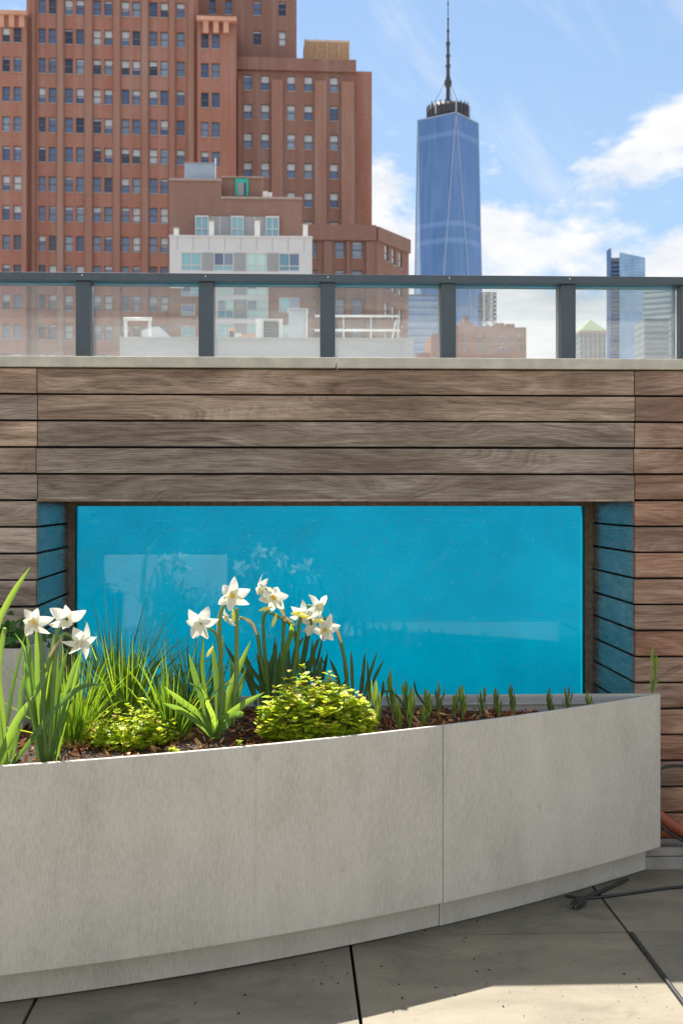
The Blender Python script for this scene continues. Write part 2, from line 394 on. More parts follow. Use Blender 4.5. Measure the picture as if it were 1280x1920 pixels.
# boards lining the two sides of the window opening
for r in range(5, NR):
    for s, x in ((0, xa), (1, xb)):
        me = bevel_box(YG - YW - 0.004, 0.02, PITCH - 0.0075, 0.0026, 'reveal_plank', M['wood_reveal'])
        obj('reveal_plank', me, wall, (x + (-0.0105 if s == 0 else 0.0105), 0.022 + (YG - YW) / 2, ZTOP - PITCH*(r+.5)), (0, 0, R(90)))
z5 = ZTOP - 5 * PITCH
mb = MB()
mb.box((-2.7, 0.024, 0.0), (xa - 0.024, 0.60, ZTOP)); mb.box((xb + 0.024, 0.024, 0.0), (2.9, 0.60, ZTOP))
mb.box((xa - 0.0235, 0.026, z5 + 0.006), (xb + 0.0235, 0.60, ZTOP - .001))
mb.build('backing', M['backing'], wall)
mb = MB(); mb.box((xa, 0.001, z5 - 0.004), (xb, 0.62, z5 + 0.004)); mb.build('soffit_board', M['wood_grey'], wall)
# coping stones
cop = thing('coping', 'pale limestone coping stones capping the wood wall', 'coping', (0, YW, 0))
zc0, zc1 = gz(690, YW - .02), gz(670, YW - .02)
xs = gx(629, YW), gx(633, YW)
for x0, x1 in ((-2.7, xs[0]), (xs[1], 2.9)):
    me = bevel_box(x1 - x0, 0.80, zc1 - zc0, 0.003, 'coping_stone', M['coping'])
    obj('coping_stone', me, cop, ((x0+x1)/2, -0.02 + 0.40, (zc0+zc1)/2))
# concrete plinth
YP = 4.409
pl = thing('concrete_plinth', 'low grey concrete plinth along the foot of the wood wall', 'plinth', (0, YP, 0))
obj('plinth_block', bevel_box(5.6, 0.125, 0.046, 0.004, 'plinth_block', M['plinth']), pl, (0.1, 0.0625, 0.023))
obj('plinth_cap', bevel_box(5.6, 0.123, 0.034, 0.008, 'plinth_cap', M['plinth'], 3), pl, (0.1, 0.0625, 0.0645))

# ------------------------------------------------------------------ window, water, pool
win = thing('pool_window', 'large bright blue acrylic window into the pool', 'window', (0, YG, 0))
gx0, gx1 = gx(140, YG), gx(1097, YG); gzt = gz(949, YG); gzb = 0.40
mb = MB()
mb.box((xa - 0.001, 0, 0.3), (gx0, 0.06, z5 - 0.005)); mb.box((gx1, 0, 0.3), (xb + 0.001, 0.06, z5 - 0.005))
mb.box((gx0, 0.001, gzt), (gx1, 0.06, z5 - 0.005)); mb.box((gx0, 0.001, 0.3), (gx1, 0.06, gzb))
mb.build('window_frame', M['frame'], win)
mb = MB(); mb.box((gx0, 0.012, gzb), (gx1, 0.052, gzt)); mb.build('pane', M['acrylic'], win)
pool = thing('pool_basin', None, None, (0, YG + 0.062, 0)); tag(pool, kind='structure')
PX0, PX1, PY1, PZ0, PZ1 = -2.6, 2.8, 3.2, -0.25, 1.70
mb = MB()
mb.box((PX0 - .2, 0, PZ0 - .2), (PX1 + .2, PY1 + .2, PZ0)); mb.build('pool_floor', M['basin'], pool)
mb = MB()
mb.box((PX0 - .2, 0, PZ0), (PX0, PY1, PZ1)); mb.box((PX1, 0, PZ0), (PX1 + .2, PY1, PZ1)); mb.box((PX0 - .2, PY1, PZ0), (PX1 + .2, PY1 + .2, PZ1))
mb.box((PX0, 0, PZ0), (gx0, 0.03, PZ1)); mb.box((gx1, 0, PZ0), (PX1, 0.03, PZ1))
mb.box((gx0, 0, PZ0), (gx1, 0.03, gzb)); mb.box((gx0, 0, gzt), (gx1, 0.03, PZ1))
mb.build('pool_wall', M['basin'], pool)
mb = MB(); nx, ny = 60, 36; zs = 1.60
vs = [(PX0 + .003 + (PX1 - PX0 - .006) * i / nx, 0.035 + (PY1 - .038) * j / ny, zs + 0.006 * noise.noise((i * .35, j * .35, 1.7))) for j in range(ny + 1) for i in range(nx + 1)]
mb.add(vs, [(j*(nx+1)+i, j*(nx+1)+i+1, (j+1)*(nx+1)+i+1, (j+1)*(nx+1)+i) for j in range(ny) for i in range(nx)], 0, True)
x0, x1, y0, y1 = PX0 + .003, PX1 - .003, 0.035, PY1 - .003
mb.add([(x0,y0,PZ0+.003),(x1,y0,PZ0+.003),(x1,y0,zs-.004),(x0,y0,zs-.004)], [(0,1,2,3)])
tag(mb.build('pool_water', M['water'], loc=(0, YG + .062, 0)), kind='structure')
mb = MB()
rnd = random.Random(3)
for k in range(46):
    px = rnd.choice([rnd.uniform(285, 420), rnd.uniform(400, 600), rnd.uniform(150, 220), rnd.uniform(280, 1000)]); py = 975 + rnd.gauss(0, 4) if rnd.random() < .7 else rnd.uniform(955, 1050)
    c = at(px, py, YG + 0.0565); r = rnd.uniform(.0016, .0036)
    mb.add([c + Vector(d) * r for d in ((1,0,0),(-1,0,0),(0,1,0),(0,-1,0),(0,0,1),(0,0,-1))], [(0,2,4),(2,1,4),(1,3,4),(3,0,4),(2,0,5),(1,2,5),(3,1,5),(0,3,5)], 0, True)
tag(mb.build('air_bubbles', M['bubble']), 'tiny white air bubbles clinging under the top of the pool window', 'bubbles', kind='stuff')

# ------------------------------------------------------------------ railing on the wall
YR = 4.86
rail = thing('glass_railing', 'dark slate metal railing with clear glass panes on top of the wall', 'railing', (0, YR, zc1))
zr0, zr1 = gz(530.5, YR, 640), gz(516, YR, 640)
me = bevel_box(5.4, 0.14, zr1 - zr0, 0.003, 'handrail', M['steel']); obj('handrail', me, rail, (0.1, 0.05, (zr0+zr1)/2 - zc1))
sp_ = (gx(1050, YR) - gx(140, YR)) / 4; pw = 0.058
for k in range(-6, 7):
    x = gx(140, YR) + sp_ * k
    if not -2.6 < x < 2.7: continue
    me = bevel_box(pw, 0.11, zr0 - zc1, 0.003, 'post', M['steel']); obj('post', me, rail, (x + pw/2 + .004, 0.055, (zr0 - zc1)/2))
    mb = MB(); mb.box((x + pw + .006, 0.045, 0.004), (x + sp_ + .002, 0.057, zr0 - zc1 - .002)); mb.build('glass_pane', M['rail_glass'], rail)
    mb = MB(); mb.lathe([(0, .003), (.003, .003), (.004, 0)], (0, 0, 0), 10); o = mb.build('screw', M['alu'], rail, loc=(x + pw/2 + .004, -0.0205, (zr0+zr1)/2 - zc1 + .004), rot=(R(90), 0, 0))

# ------------------------------------------------------------------ planter
Z_T, Z_B = 0.6485, 0.10
rim_px = [(0, 1437.5), (240, 1417.6), (480, 1398.5), (640, 1382), (830, 1360.5), (1036, 1332), (1238, 1301)]
rim = [cw(px, py, (H - Z_T) * F / (py - HZ)) for px, py in rim_px]
pc = np.polyfit([p.x for p in rim], [p.y for p in rim], 3)
YB = rim[-1].y
def rimY(x):
    x0 = rim[0].x
    if x < x0:                                     # carry on with the end slope and a touch of curve
        s = np.polyval(np.polyder(pc), x0); return float(np.polyval(pc, x0) + s * (x - x0) + 0.06 * (x - x0) ** 2)
    return float(np.polyval(pc, x))
def rimN(x):
    s = (rimY(x + .01) - rimY(x - .01)) / .02; return Vector((s, -1, 0)).normalized()   # outward, to the viewer
XL, XJ, XE = -1.75, cw(830, 1360, (H - Z_T)*F/(1360.5 - HZ)).x, rim[-1].x
planter = thing('planter', 'long curved grey fibre cement planter full of spring flowers', 'planter', (0, 3.6, 0))
PO = Vector((0, 3.6, 0))
def skin(x0, x1, z0, z1, off, th, name, seg=18, bev=0.0015, mat=None):
    """curved slab following the rim curve, pushed inwards by off"""
    mb = MB(); prof = [(0, z0), (0, z1 - bev), (bev, z1), (th, z1), (th, z0)]
    vs = []
    for i in range(seg + 1):
        x = x0 + (x1 - x0) * i / seg; n = rimN(x); p = Vector((x, rimY(x), 0)) - PO
        for d, z in prof: q = p - n * (off + d); vs.append((q.x, q.y, z))
    k = len(prof)
    fs = [(i*k+j, (i+1)*k+j, (i+1)*k+(j+1) % k, i*k+(j+1) % k) for i in range(seg) for j in range(k)]
    fs += [tuple(range(k)), tuple(reversed(range(seg*k, seg*k+k)))]
    mb.add(vs, fs)
    bm = bmesh.new(); me = mb.mesh(name, mat or M['planter']); bm.from_mesh(me); bmesh.ops.recalc_face_normals(bm, faces=bm.faces); bm.to_mesh(me); bm.free()
    return obj(name, me, planter, )
skin(XL, XJ - .0008, Z_B, Z_T, 0.0, 0.012, 'front_panel')
skin(XJ + .0008, XE - .004, Z_B, Z_T, -0.002, 0.012, 'front_panel')
OFF = 0.062
xe = XE
while rimY(xe) + OFF * 0.8 > YP - .003: xe -= .004
xtj = XJ + 0.030
skin(XL, xtj - .0006, 0.004, Z_B + .004, OFF + .004, 0.012, 'toe_kick')
skin(xtj + .0006, xe, 0.004, Z_B + .004, OFF, 0.012, 'toe_kick')
# bottom tray
mb = MB(); seg = 30; vs = []
for i in range(seg + 1):
    x = XL + (XE - .03 - XL) * i / seg; y = rimY(x) + .012; vs += [(x, y - 3.6, Z_B + .012), (x, YB - 3.6, Z_B + .012)]
mb.add(vs, [(2*i, 2*i+2, 2*i+3, 2*i+1) for i in range(seg)]); mb.build('bottom_tray', M['planter'], planter)
# back panel with folded aluminium liner seen over the soil
mb = MB(); mb.box((XL, YB - 3.6 + .002, Z_B), (XE - .006, YB - 3.6 + .014, Z_T)); mb.build('back_panel', M['planter'], planter)
mb = MB(); yb = YB - 3.6 + .0015
mb.box((XL, yb - .004, Z_T - .030), (XE - .045, yb, Z_T - .006)); mb.box((XL, yb - .010, Z_T - .034), (XE - .05, yb, Z_T - .0302))
mb.box((XL, yb - .012, Z_T - .075), (XE - .08, yb - .0005, Z_T - .047)); mb.build('liner_lip', M['alu'], planter)
skin(XL, XL + .012, Z_B, Z_T - .002, .012, YB - rimY(XL) - .016, 'end_panel', 1)

# soil and mulch
ZS = 0.600
def soil_z(x, y):
    return ZS + 0.012 * noise.noise((x * 4, y * 4, 0.3)) + 0.004 * noise.noise((x * 17, y * 17, 5.1)) - 0.018 * max(0.0, min(1.0, (x - 0.45) / 0.5))
mb = MB(); nx, ny = 150, 56; vs = []
for i in range(nx + 1):
    x = XL + .02 + (XE - .05 - XL - .02) * i / nx; ya = rimY(x) + .014; yb_ = YB - .001
    for j in range(ny + 1):
        y = ya + (yb_ - ya) * j / ny; vs.append((x, y, soil_z(x, y)))
mb.add(vs, [(i*(ny+1)+j, (i+1)*(ny+1)+j, (i+1)*(ny+1)+j+1, i*(ny+1)+j+1) for i in range(nx) for j in range(ny)], 0, True)
tag(mb.build('soil', M['soil']), kind='structure')
m, t, o = new_mat('bark_chip')
ri = t.n('ShaderNodeNewGeometry').outputs['Random Per Island']
gr = t.noise(gcoord(t), 260, 3, 0.6)
principled(t, o, t.ramp(t.m('ADD', t.m('MULTIPLY', ri, .8), t.m('MULTIPLY', gr, .2)), [(0.10, (0.045, 0.018, 0.007)), (0.42, (0.17, 0.066, 0.021)), (0.70, (0.36, 0.155, 0.055)), (0.92, (0.62, 0.38, 0.20))]), 0.85, 0, 0.2)
M['bark'] = m
mb = MB(); rnd = random.Random(11); cnt = 0
while cnt < 5200:
    x = rnd.uniform(-1.35, XE - .05); ya = rimY(x) + .016
    y = rnd.uniform(ya, min(YB - .01, ya + 1.0))
    z = soil_z(x, y) + rnd.uniform(.0, .010); cnt += 1
    L = rnd.choice([rnd.uniform(.006, .014), rnd.uniform(.010, .03), rnd.uniform(.02, .05) if rnd.random() < .4 else .012]); W = L * rnd.uniform(.12, .5); L *= 1.15; Tt = rnd.uniform(.0015, .005)
    rot = Matrix.Rotation(rnd.uniform(0, 6.28), 3, 'Z') @ Matrix.Rotation(rnd.gauss(0, .5), 3, 'Y') @ Matrix.Rotation(rnd.gauss(0, .5), 3, 'X')
    y = max(y, ya + L * .6)
    if y > YB - .012 - L * .5: continue
    c = Vector((x, y, z))
    vs = [c + rot @ Vector(q) for q in ((-L/2, -W*.3, 0), (-L*.1, -W/2, 0), (L/2, -W*.15, 0), (L*.4, W*.35, 0), (-L*.3, W/2, 0))]
    up = rot @ Vector((0, 0, Tt)); vs += [v + up for v in vs]
    mb.add(vs, [(4,3,2,1,0), (5,6,7,8,9)] + [(i, (i+1) % 5, 5+(i+1) % 5, 5+i) for i in range(5)])
tag(mb.build('bark_mulch', M['bark']), 'brown shredded bark mulch covering the soil in the planter', 'mulch', kind='stuff')

# ------------------------------------------------------------------ plants
M['daff_leaf'] = mat_leaf('daffodil_leaf', [(0.1, (0.085, 0.175, 0.065)), (0.5, (0.135, 0.250, 0.075)), (0.9, (0.22, 0.34, 0.085))], 0.48, 0.4, island=False)
M['daff_shaded'] = mat_leaf('daffodil_leaf_shaded', [(0.1, (0.065, 0.130, 0.065)), (0.9, (0.120, 0.210, 0.080))], 0.40, 0.4, island=False)  # daffodil leaf in the wall's shade, the shade put into a darker colour
M['stem'] = mat_leaf('daffodil_stem', [(0.1, (0.12, 0.22, 0.06)), (0.9, (0.19, 0.28, 0.08))], 0.2, 0.4, island=False)
M['spathe'] = mat_leaf('dry_spathe', [(0.1, (0.34, 0.27, 0.16)), (0.9, (0.42, 0.34, 0.22))], 0.3, 0.6, island=False, tr_tint=(1.1, 1.0, .8))
M['petal'] = mat_leaf('white_petal', [(0.0, (0.78, 0.78, 0.70)), (1.0, (0.86, 0.85, 0.78))], 0.35, 0.6, tr_tint=(1, 1, .95))
M['corona'] = mat_leaf('cream_corona', [(0.0, (0.80, 0.76, 0.50)), (1.0, (0.84, 0.80, 0.58))], 0.35, 0.6, island=False, tr_tint=(1, 1, .95))
M['eye'] = mat_leaf('yellow_eye', [(0.0, (0.80, 0.50, 0.03)), (1.0, (0.85, 0.60, 0.05))], 0.2, 0.6, island=False)
M['bud'] = mat_leaf('pale_yellow_bud', [(0.0, (0.62, 0.62, 0.18)), (1.0, (0.74, 0.72, 0.28))], 0.3, 0.5, island=False)
M['grass'] = mat_leaf('grass_blade', [(0.06, (0.050, 0.120, 0.022)), (0.5, (0.140, 0.250, 0.030)), (0.86, (0.27, 0.38, 0.045)), (0.97, (0.42, 0.34, 0.14))], 0.5, 0.45)
M['straw'] = mat_leaf('dry_straw', [(0.1, (0.30, 0.18, 0.08)), (0.9, (0.56, 0.42, 0.22))], 0.3, 0.7)
M['oregano'] = mat_leaf('golden_leaf', [(0.06, (0.20, 0.36, 0.03)), (0.45, (0.42, 0.55, 0.04)), (0.85, (0.64, 0.68, 0.06))], 0.48, 0.5, tr_tint=(1.5, 1.4, 0.8))
M['oregano_tip'] = mat_leaf('pink_leaf_tip', [(0.1, (0.55, 0.34, 0.17)), (0.9, (0.68, 0.48, 0.26))], 0.35, 0.5, tr_tint=(1.3, 1.2, 1))
M['herb'] = mat_leaf('herb_leaf', [(0.1, (0.025, 0.10, 0.018)), (0.9, (0.07, 0.19, 0.03))], 0.35, 0.45)
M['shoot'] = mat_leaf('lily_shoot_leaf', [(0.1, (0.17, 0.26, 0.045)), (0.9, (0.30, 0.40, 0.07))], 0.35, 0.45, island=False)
M['shoot_shaded'] = mat_leaf('lily_shoot_leaf_shaded', [(0.1, (0.12, 0.18, 0.05)), (0.9, (0.22, 0.28, 0.07))], 0.3, 0.45, island=False)  # same shoots further back, their shade put into a darker leaf colour
M['twig'] = mat_plain('reddish_twig', (0.16, 0.13, 0.04), 0.7)

def ribbon(mb, pts, w, mi=0, fold=0.25, twist=0.0, tip=0.35, base=0.6, view=None):
    """leaf blade: V-folded ribbon along pts, w = full width"""
    pts = [Vector(p) for p in pts]; k = len(pts); vs = []
    for i, p in enumerate(pts):
        t_ = i / (k - 1); tg = (pts[min(i+1, k-1)] - pts[max(i-1, 0)]).normalized()
        fw = view if view is not None else Vector((0, -1, 0))
        sd = tg.cross(fw)
        sd = sd.normalized() if sd.length > 1e-4 else Vector((1, 0, 0))
        a = twist * (0.4 + t_); nm = sd.cross(tg)
        sd = sd * math.cos(a) + nm * math.sin(a); nm = sd.cross(tg)
        ww = w * 0.5 * (base + (1 - base) * min(1, t_ / 0.35)) * (1 if t_ < 1 - tip else max(0.06, (1 - ((t_ - 1 + tip) / tip) ** 2.2)))
        vs += [p - sd * ww, p - nm * (ww * fold), p + sd * ww]
    fs = []
    for i in range(k - 1):
        a = i * 3; fs += [(a, a+1, a+4, a+3), (a+1, a+2, a+5, a+4)]
    mb.add(vs, fs, mi, True)

def px_path(pts, d0, d1):
    n = len(pts) - 1
    return [cw(px, py, d0 + (d1 - d0) * i / n) for i, (px, py) in enumerate(pts)]
def add_leaf(parent, pxs, d0, d1, wpx, mat, twist=0.0, tip=0.35, fold=0.5, name='leaf', base=0.6):
    pts = catmull(px_path(pxs, d0, d1), 7); mb = MB()
    o = parent.location
    ribbon(mb, [p - o for p in pts], wpx * .74 * (d0 + d1) / 2 / F, 0, fold, twist, tip, base)
    return mb.build(name, mat, parent)
def add_stem(parent, pxs, d0, d1, wpx, mat=None, name='stem'):
    pts = catmull(px_path(pxs, d0, d1), 7); mb = MB(); o = parent.location; r = wpx * d0 / F / 2
    k = len(pts); mb.tube([p - o for p in pts], [r * (1.15 - .35 * i / k) for i in range(k)], n=7)
    return mb.build(name, mat or M['stem'], parent)

# petal and corona meshes, shared by all flowers
def petal_mesh(k):
    rr = random.Random(k); mb = MB(); rows = 8; vs = []; bend = rr.uniform(-.016, .005); cup = rr.uniform(.15, .55); tw = rr.uniform(-.6, .6)
    Lp = .043 * rr.uniform(.86, 1.10); Wp = rr.uniform(.0102, .0135)
    for i in range(rows + 1):
        t_ = i / rows; w = Wp * (math.sin(math.pi * min(1, .14 + .86 * t_)) ** .65 + .04) * (1 - .25 * t_) * (1.25 if t_ < .6 else 1.25 - .5 * (t_ - .6))
        if i == rows: w = .0004
        x = .004 + Lp * t_; z = bend * t_ * t_ * 2 + .004 * t_; a = tw * t_
        for s, q in ((-1, cup), (-.5, cup * .35), (0, 0), (.5, cup * .35), (1, cup)):
            y = s * w; zz = z + q * w + .0012 * math.sin(9 * t_ + s * 3 + k)
            vs.append((x, y * math.cos(a), zz + y * math.sin(a)))
    mb.add(vs, [(i*5+j, (i+1)*5+j, (i+1)*5+j+1, i*5+j+1) for i in range(rows) for j in range(4)], 0, True)
    return mb.mesh('petal', M['petal'])
PET = [petal_mesh(k) for k in range(12)]
def corona_mesh(mat, L=.017):
    mb = MB(); n = 18; vs = []; prof = [(.0055, 0), (.0080, L*.3), (.0100, L*.7), (.0130, L)]
    for q, (r, z) in enumerate(prof):
        for j in range(n):
            a = 2*math.pi*j/n; fr = 1 + (.09 * math.sin(a * 6) if q == 3 else .02 * math.sin(a * 6)); vs.append((r*fr*math.cos(a), r*fr*math.sin(a), z + (.0008 * math.sin(a*6 + 1) if q == 3 else 0)))
    fs = [(i*n+j, i*n+(j+1) % n, (i+1)*n+(j+1) % n, (i+1)*n+j) for i in range(3) for j in range(n)]
    mb.add(vs, fs, 0, True); return mb.mesh('corona', mat)
COR = corona_mesh(M['corona']); CORW = corona_mesh(M['petal'], .020)
mb = MB(); mb.lathe([(0, .0045), (.0042, .0045), (.0055, .0015)], (0, 0, 0), 10); EYE = mb.mesh('eye', M['eye'])
mb = MB(); mb.lathe([(.0045, .001), (.0038, -.006), (.0026, -.016), (.0045, -.024), (.0035, -.032), (.001, -.034)], (0, 0, 0), 9); NECK = mb.mesh('flower_neck', M['stem'])
def flower(parent, px, py, d, face, size=1.0, roll=0.0, cor=None, eye=True):
    c = cw(px, py, d) - parent.location
    q = Vector(face).normalized().to_track_quat('Z', 'Y')
    f = obj('flower', NECK, parent, c); f.rotation_mode = 'QUATERNION'; f.rotation_quaternion = q @ Matrix.Rotation(roll, 3, 'Z').to_quaternion(); f.scale = (size * 1.08,) * 3
    rr = random.Random(int(px * 7 + py))
    for k in range(6):
        back = (k % 2) * -.0012
        obj('petal', rr.choice(PET), f, (0, 0, back), (rr.gauss(0, .22), rr.gauss(-.08, .26), k * math.pi / 3 + rr.gauss(0, .10)))
    obj('corona', cor or COR, f)
    if eye: obj('eye', EYE, f)
    return f
mb = MB(); mb.lathe([(.0003, .030), (.0035, .024), (.0058, .012), (.0055, .002), (.003, -.006), (.0022, -.012), (.0004, -.013)], (0, 0, 0), 10); BUD = mb.mesh('bud', M['bud'])
def bud(parent, px, py, d, face, size=1.0):
    b = obj('bud', BUD, parent, cw(px, py, d) - parent.location); b.rotation_mode = 'QUATERNION'; b.rotation_quaternion = Vector(face).normalized().to_track_quat('Z', 'Y'); b.scale = (size,) * 3
def clump(px, py, label, group='white daffodil clumps'):
    d = (H - ZS) * F / (py - HZ); p = cw(px, py, d); p.z = ZS - 0.005
    return thing('daffodil_clump', label, 'daffodils', p, 0, group), d

# --- leftmost clump, only leaves
c0, d = clump(22, 1438, 'daffodil leaves at the planter\'s left end with one blade arching up against the boards', 'daffodil clumps without flowers'); d = 3.42
L = M['daff_leaf']
for pxs, dd, w, tw in (
    ([(-22, 1330), (-8, 1190), (18, 1125), (57, 1063)], 0.0, 17, .2),
    ([(14, 1440), (6, 1340), (-2, 1260), (8, 1185), (10, 1180)], .05, 15, .3),
    ([(10, 1440), (30, 1370), (50, 1330), (85, 1270), (90, 1262)], -.02, 15, .5),
    ([(16, 1440), (50, 1400), (95, 1340), (150, 1290), (198, 1283)], -.08, 14, .4),
    ([(-12, 1445), (12, 1395), (30, 1355), (62, 1305)], -.05, 19, .1),
    ([(22, 1438), (36, 1360), (40, 1300), (55, 1240), (58, 1205)], .06, 13, .4),
    ([(6, 1440), (2, 1380), (-6, 1320), (-14, 1260)], .02, 15, .1),
    ([(-20, 1440), (-6, 1400), (14, 1350), (24, 1290), (50, 1180)], .08, 12, .3)):
    add_leaf(c0, pxs, d, d + dd, w, L, tw)
# --- front left clump with three flowers
c1, d = clump(88, 1424, 'tall white daffodil clump with three flowers nearest the planter\'s left corner'); d = 3.46
for pxs, dd, w, tw in (
    ([(78, 1428), (66, 1330), (60, 1250), (46, 1165)], .02, 12, .3), ([(82, 1428), (72, 1320), (70, 1230), (69, 1152)], 0, 13, .15),
    ([(86, 1428), (84, 1330), (82, 1250), (70, 1160)], .03, 10, .5), ([(90, 1428), (92, 1320), (98, 1240), (102, 1190)], .05, 12, .2),
    ([(92, 1428), (104, 1340), (114, 1270), (128, 1215)], .04, 13, .3), ([(96, 1428), (112, 1350), (130, 1280), (150, 1224)], 0, 13, .2),
    ([(100, 1428), (110, 1370), (126, 1310), (142, 1255)], -.03, 12, .5), ([(84, 1428), (76, 1390), (62, 1330), (52, 1230), (28, 1186)], -.02, 10, .4),
    ([(94, 1428), (100, 1370), (106, 1290), (110, 1220)], .08, 10, .3), ([(88, 1428), (84, 1360), (88, 1290), (92, 1215)], .07, 11, .1),
    ([(80, 1428), (70, 1380), (58, 1310), (54, 1250)], .07, 11, .2), ([(98, 1428), (118, 1360), (136, 1300), (156, 1250)], .06, 10, .4)):
    add_leaf(c1, pxs, d, d + dd, w, L, tw)
rf = random.Random(15)
for k in range(12):
    x0 = rf.uniform(72, 108); ln = (x0 - 90) * 1.3 + rf.gauss(0, 14); yt = rf.uniform(1200, 1300)
    add_leaf(c1, [(x0, 1428), (x0 + ln*.25, 1370), (x0 + ln*.6, 1310), (x0 + ln*1.05, yt)], d + rf.uniform(0, .08), d + rf.uniform(0, .12), rf.uniform(7, 11), L, rf.uniform(-.6, .6))
for pxs in ([(86, 1425), (82, 1320), (80, 1230), (72, 1175)], [(92, 1425), (100, 1290), (106, 1200), (114, 1150), (122, 1148)], [(90, 1425), (80, 1330), (92, 1245), (116, 1195), (128, 1190), (142, 1202)]):
    add_stem(c1, pxs, d, d - .02, 8)
flower(c1, 67, 1166, d - .03, (-.35, -.8, -.1), 1.02, .2)
flower(c1, 126, 1160, d - .03, (.15, -.85, -.35), 1.12, .5, CORW, False)
flower(c1, 153, 1202, d - .04, (.45, -.7, -.35), 1.02, .1, CORW, False)
add_leaf(c1, [(92, 1232), (104, 1212), (118, 1194)], d - .03, d - .03, 8, M['spathe'], .2, .5, .3, 'spathe')
# --- clump in the middle
c2, d = clump(404, 1382, 'daffodil clump with splayed pale green leaves beside the golden bush'); d = 3.72
for pxs, dd, w, tw in (
    ([(402, 1384), (380, 1345), (345, 1318), (308, 1288)], -.05, 16, .2), ([(400, 1384), (375, 1358), (340, 1332), (306, 1318)], -.10, 15, .2),
    ([(398, 1380), (385, 1330), (368, 1275), (354, 1226)], .02, 17, .2), ([(408, 1384), (420, 1350), (450, 1325), (496, 1298)], -.08, 17, .2),
    ([(404, 1384), (412, 1355), (425, 1345), (452, 1338), (440, 1340)], -.12, 17, .2), ([(410, 1378), (425, 1310), (445, 1260), (470, 1202)], .05, 16, .2),
    ([(404, 1380), (408, 1320), (404, 1260), (398, 1205)], .05, 15, .25), ([(408, 1378), (430, 1310), (440, 1270), (456, 1236)], .08, 12, .3),
    ([(402, 1380), (395, 1340), (382, 1300), (356, 1280)], 0, 10, .5), ([(414, 1376), (430, 1340), (446, 1310), (457, 1272)], .02, 10, .3),
    ([(406, 1382), (400, 1345), (390, 1320), (393, 1312)], -.12, 13, .2), ([(420, 1368), (440, 1330), (450, 1290), (462, 1250)], .1, 14, .2),
    ([(424, 1368), (434, 1310), (438, 1270), (432, 1235)], .1, 16, .2), ([(416, 1366), (418, 1300), (414, 1240), (420, 1190)], .1, 12, .3),
    ([(395, 1376), (388, 1320), (380, 1255), (382, 1195)], .09, 11, .3), ([(404, 1384), (418, 1362), (428, 1352), (426, 1366)], -.14, 15, .1)):
    add_leaf(c2, pxs, d, d + dd, w, L, tw)
add_stem(c2, [(412, 1370), (418, 1290), (412, 1215), (404, 1188), (392, 1178)], d, d - .02, 7)
add_stem(c2, [(408, 1370), (414, 1280), (412, 1190), (414, 1150), (426, 1128)], d + .03, d - .02, 8)
add_stem(c2, [(436, 1360), (443, 1280), (444, 1200), (444, 1140)], d + .03, d + .01, 9)
add_leaf(c2, [(412, 1200), (410, 1165), (416, 1135)], d, d, 11, M['spathe'], .2, .5, .3, 'spathe')
flower(c2, 436, 1117, d - .03, (-.05, -.97, .12), 1.08, .35)
flower(c2, 377, 1168, d - .03, (-.2, -.85, -.30), 1.12, .05, CORW, False)
flower(c2, 428, 1157, d + .02, (-.75, -.15, -.45), .75, .3)
bud(c2, 396, 1218, d - .02, (-.5, -.1, -.8), .9); bud(c2, 437, 1150, d, (.1, -.2, -.9), 1.0)
# --- shaded clump behind the bush
c3, d = clump(545, 1330, 'shaded daffodil clump with six flowers behind the golden bush'); d = 4.02
rr = random.Random(5); Dk = M['daff_shaded']
for pxs, dd, w, tw in (
    ([(520, 1320), (526, 1250), (545, 1190), (548, 1163)], -.12, 14, .2), ([(560, 1320), (565, 1260), (575, 1200), (582, 1166)], 0, 14, .2),
    ([(570, 1320), (578, 1260), (590, 1215), (599, 1196)], .03, 12, .2), ([(500, 1310), (470, 1275), (440, 1240), (420, 1205)], 0, 13, .4),
    ([(515, 1320), (490, 1280), (465, 1245), (462, 1225)], -.05, 12, .4), ([(550, 1320), (548, 1260), (556, 1215), (570, 1195)], .05, 13, .3)):
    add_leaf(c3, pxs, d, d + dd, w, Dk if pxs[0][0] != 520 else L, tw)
for k in range(26):
    x0 = rr.uniform(470, 600); lean = (x0 - 535) * .35 + rr.gauss(0, 14); yt = rr.uniform(1185, 1245)
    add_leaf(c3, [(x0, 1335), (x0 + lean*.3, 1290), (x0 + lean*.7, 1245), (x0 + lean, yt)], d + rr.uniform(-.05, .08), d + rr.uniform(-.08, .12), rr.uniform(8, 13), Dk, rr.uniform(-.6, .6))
for pxs in ([(530, 1320), (530, 1220), (532, 1160), (528, 1140), (518, 1132)], [(505, 1320), (497, 1230), (494, 1160), (503, 1145)], [(545, 1320), (555, 1230), (562, 1165), (568, 1150)],
            [(565, 1320), (560, 1250), (550, 1180), (520, 1155), (506, 1150)], [(640, 1290), (650, 1270), (640, 1210), (628, 1175), (612, 1160), (600, 1165)], [(505, 1310), (490, 1240), (482, 1190), (468, 1165), (450, 1158)]):
    add_stem(c3, pxs, d, d - .1, 7)
for pxs in ([(482, 1190), (472, 1168), (452, 1158)], [(640, 1205), (630, 1178), (618, 1163)], [(534, 1165), (530, 1148), (522, 1140)], [(552, 1172), (538, 1160), (524, 1157)]):
    add_leaf(c3, pxs, d - .11, d - .11, 8, M['spathe'], .2, .5, .3, 'spathe')
d3 = d - .12
flower(c3, 513, 1121, d3, (-.1, -.93, .05), 1.02, .25); flower(c3, 492, 1106, d3, (-.9, -.35, -.15), .95, .6)
flower(c3, 566, 1152, d3 + .06, (.5, -.6, -.4), .95, .4); flower(c3, 594, 1137, d3 + .03, (.92, -.3, -.05), 1.0, .1)
flower(c3, 610, 1180, d3, (-.25, -.9, -.25), .95, .15); flower(c3, 584, 1170, d3 + .09, (.1, .6, -.5), .9, .7)
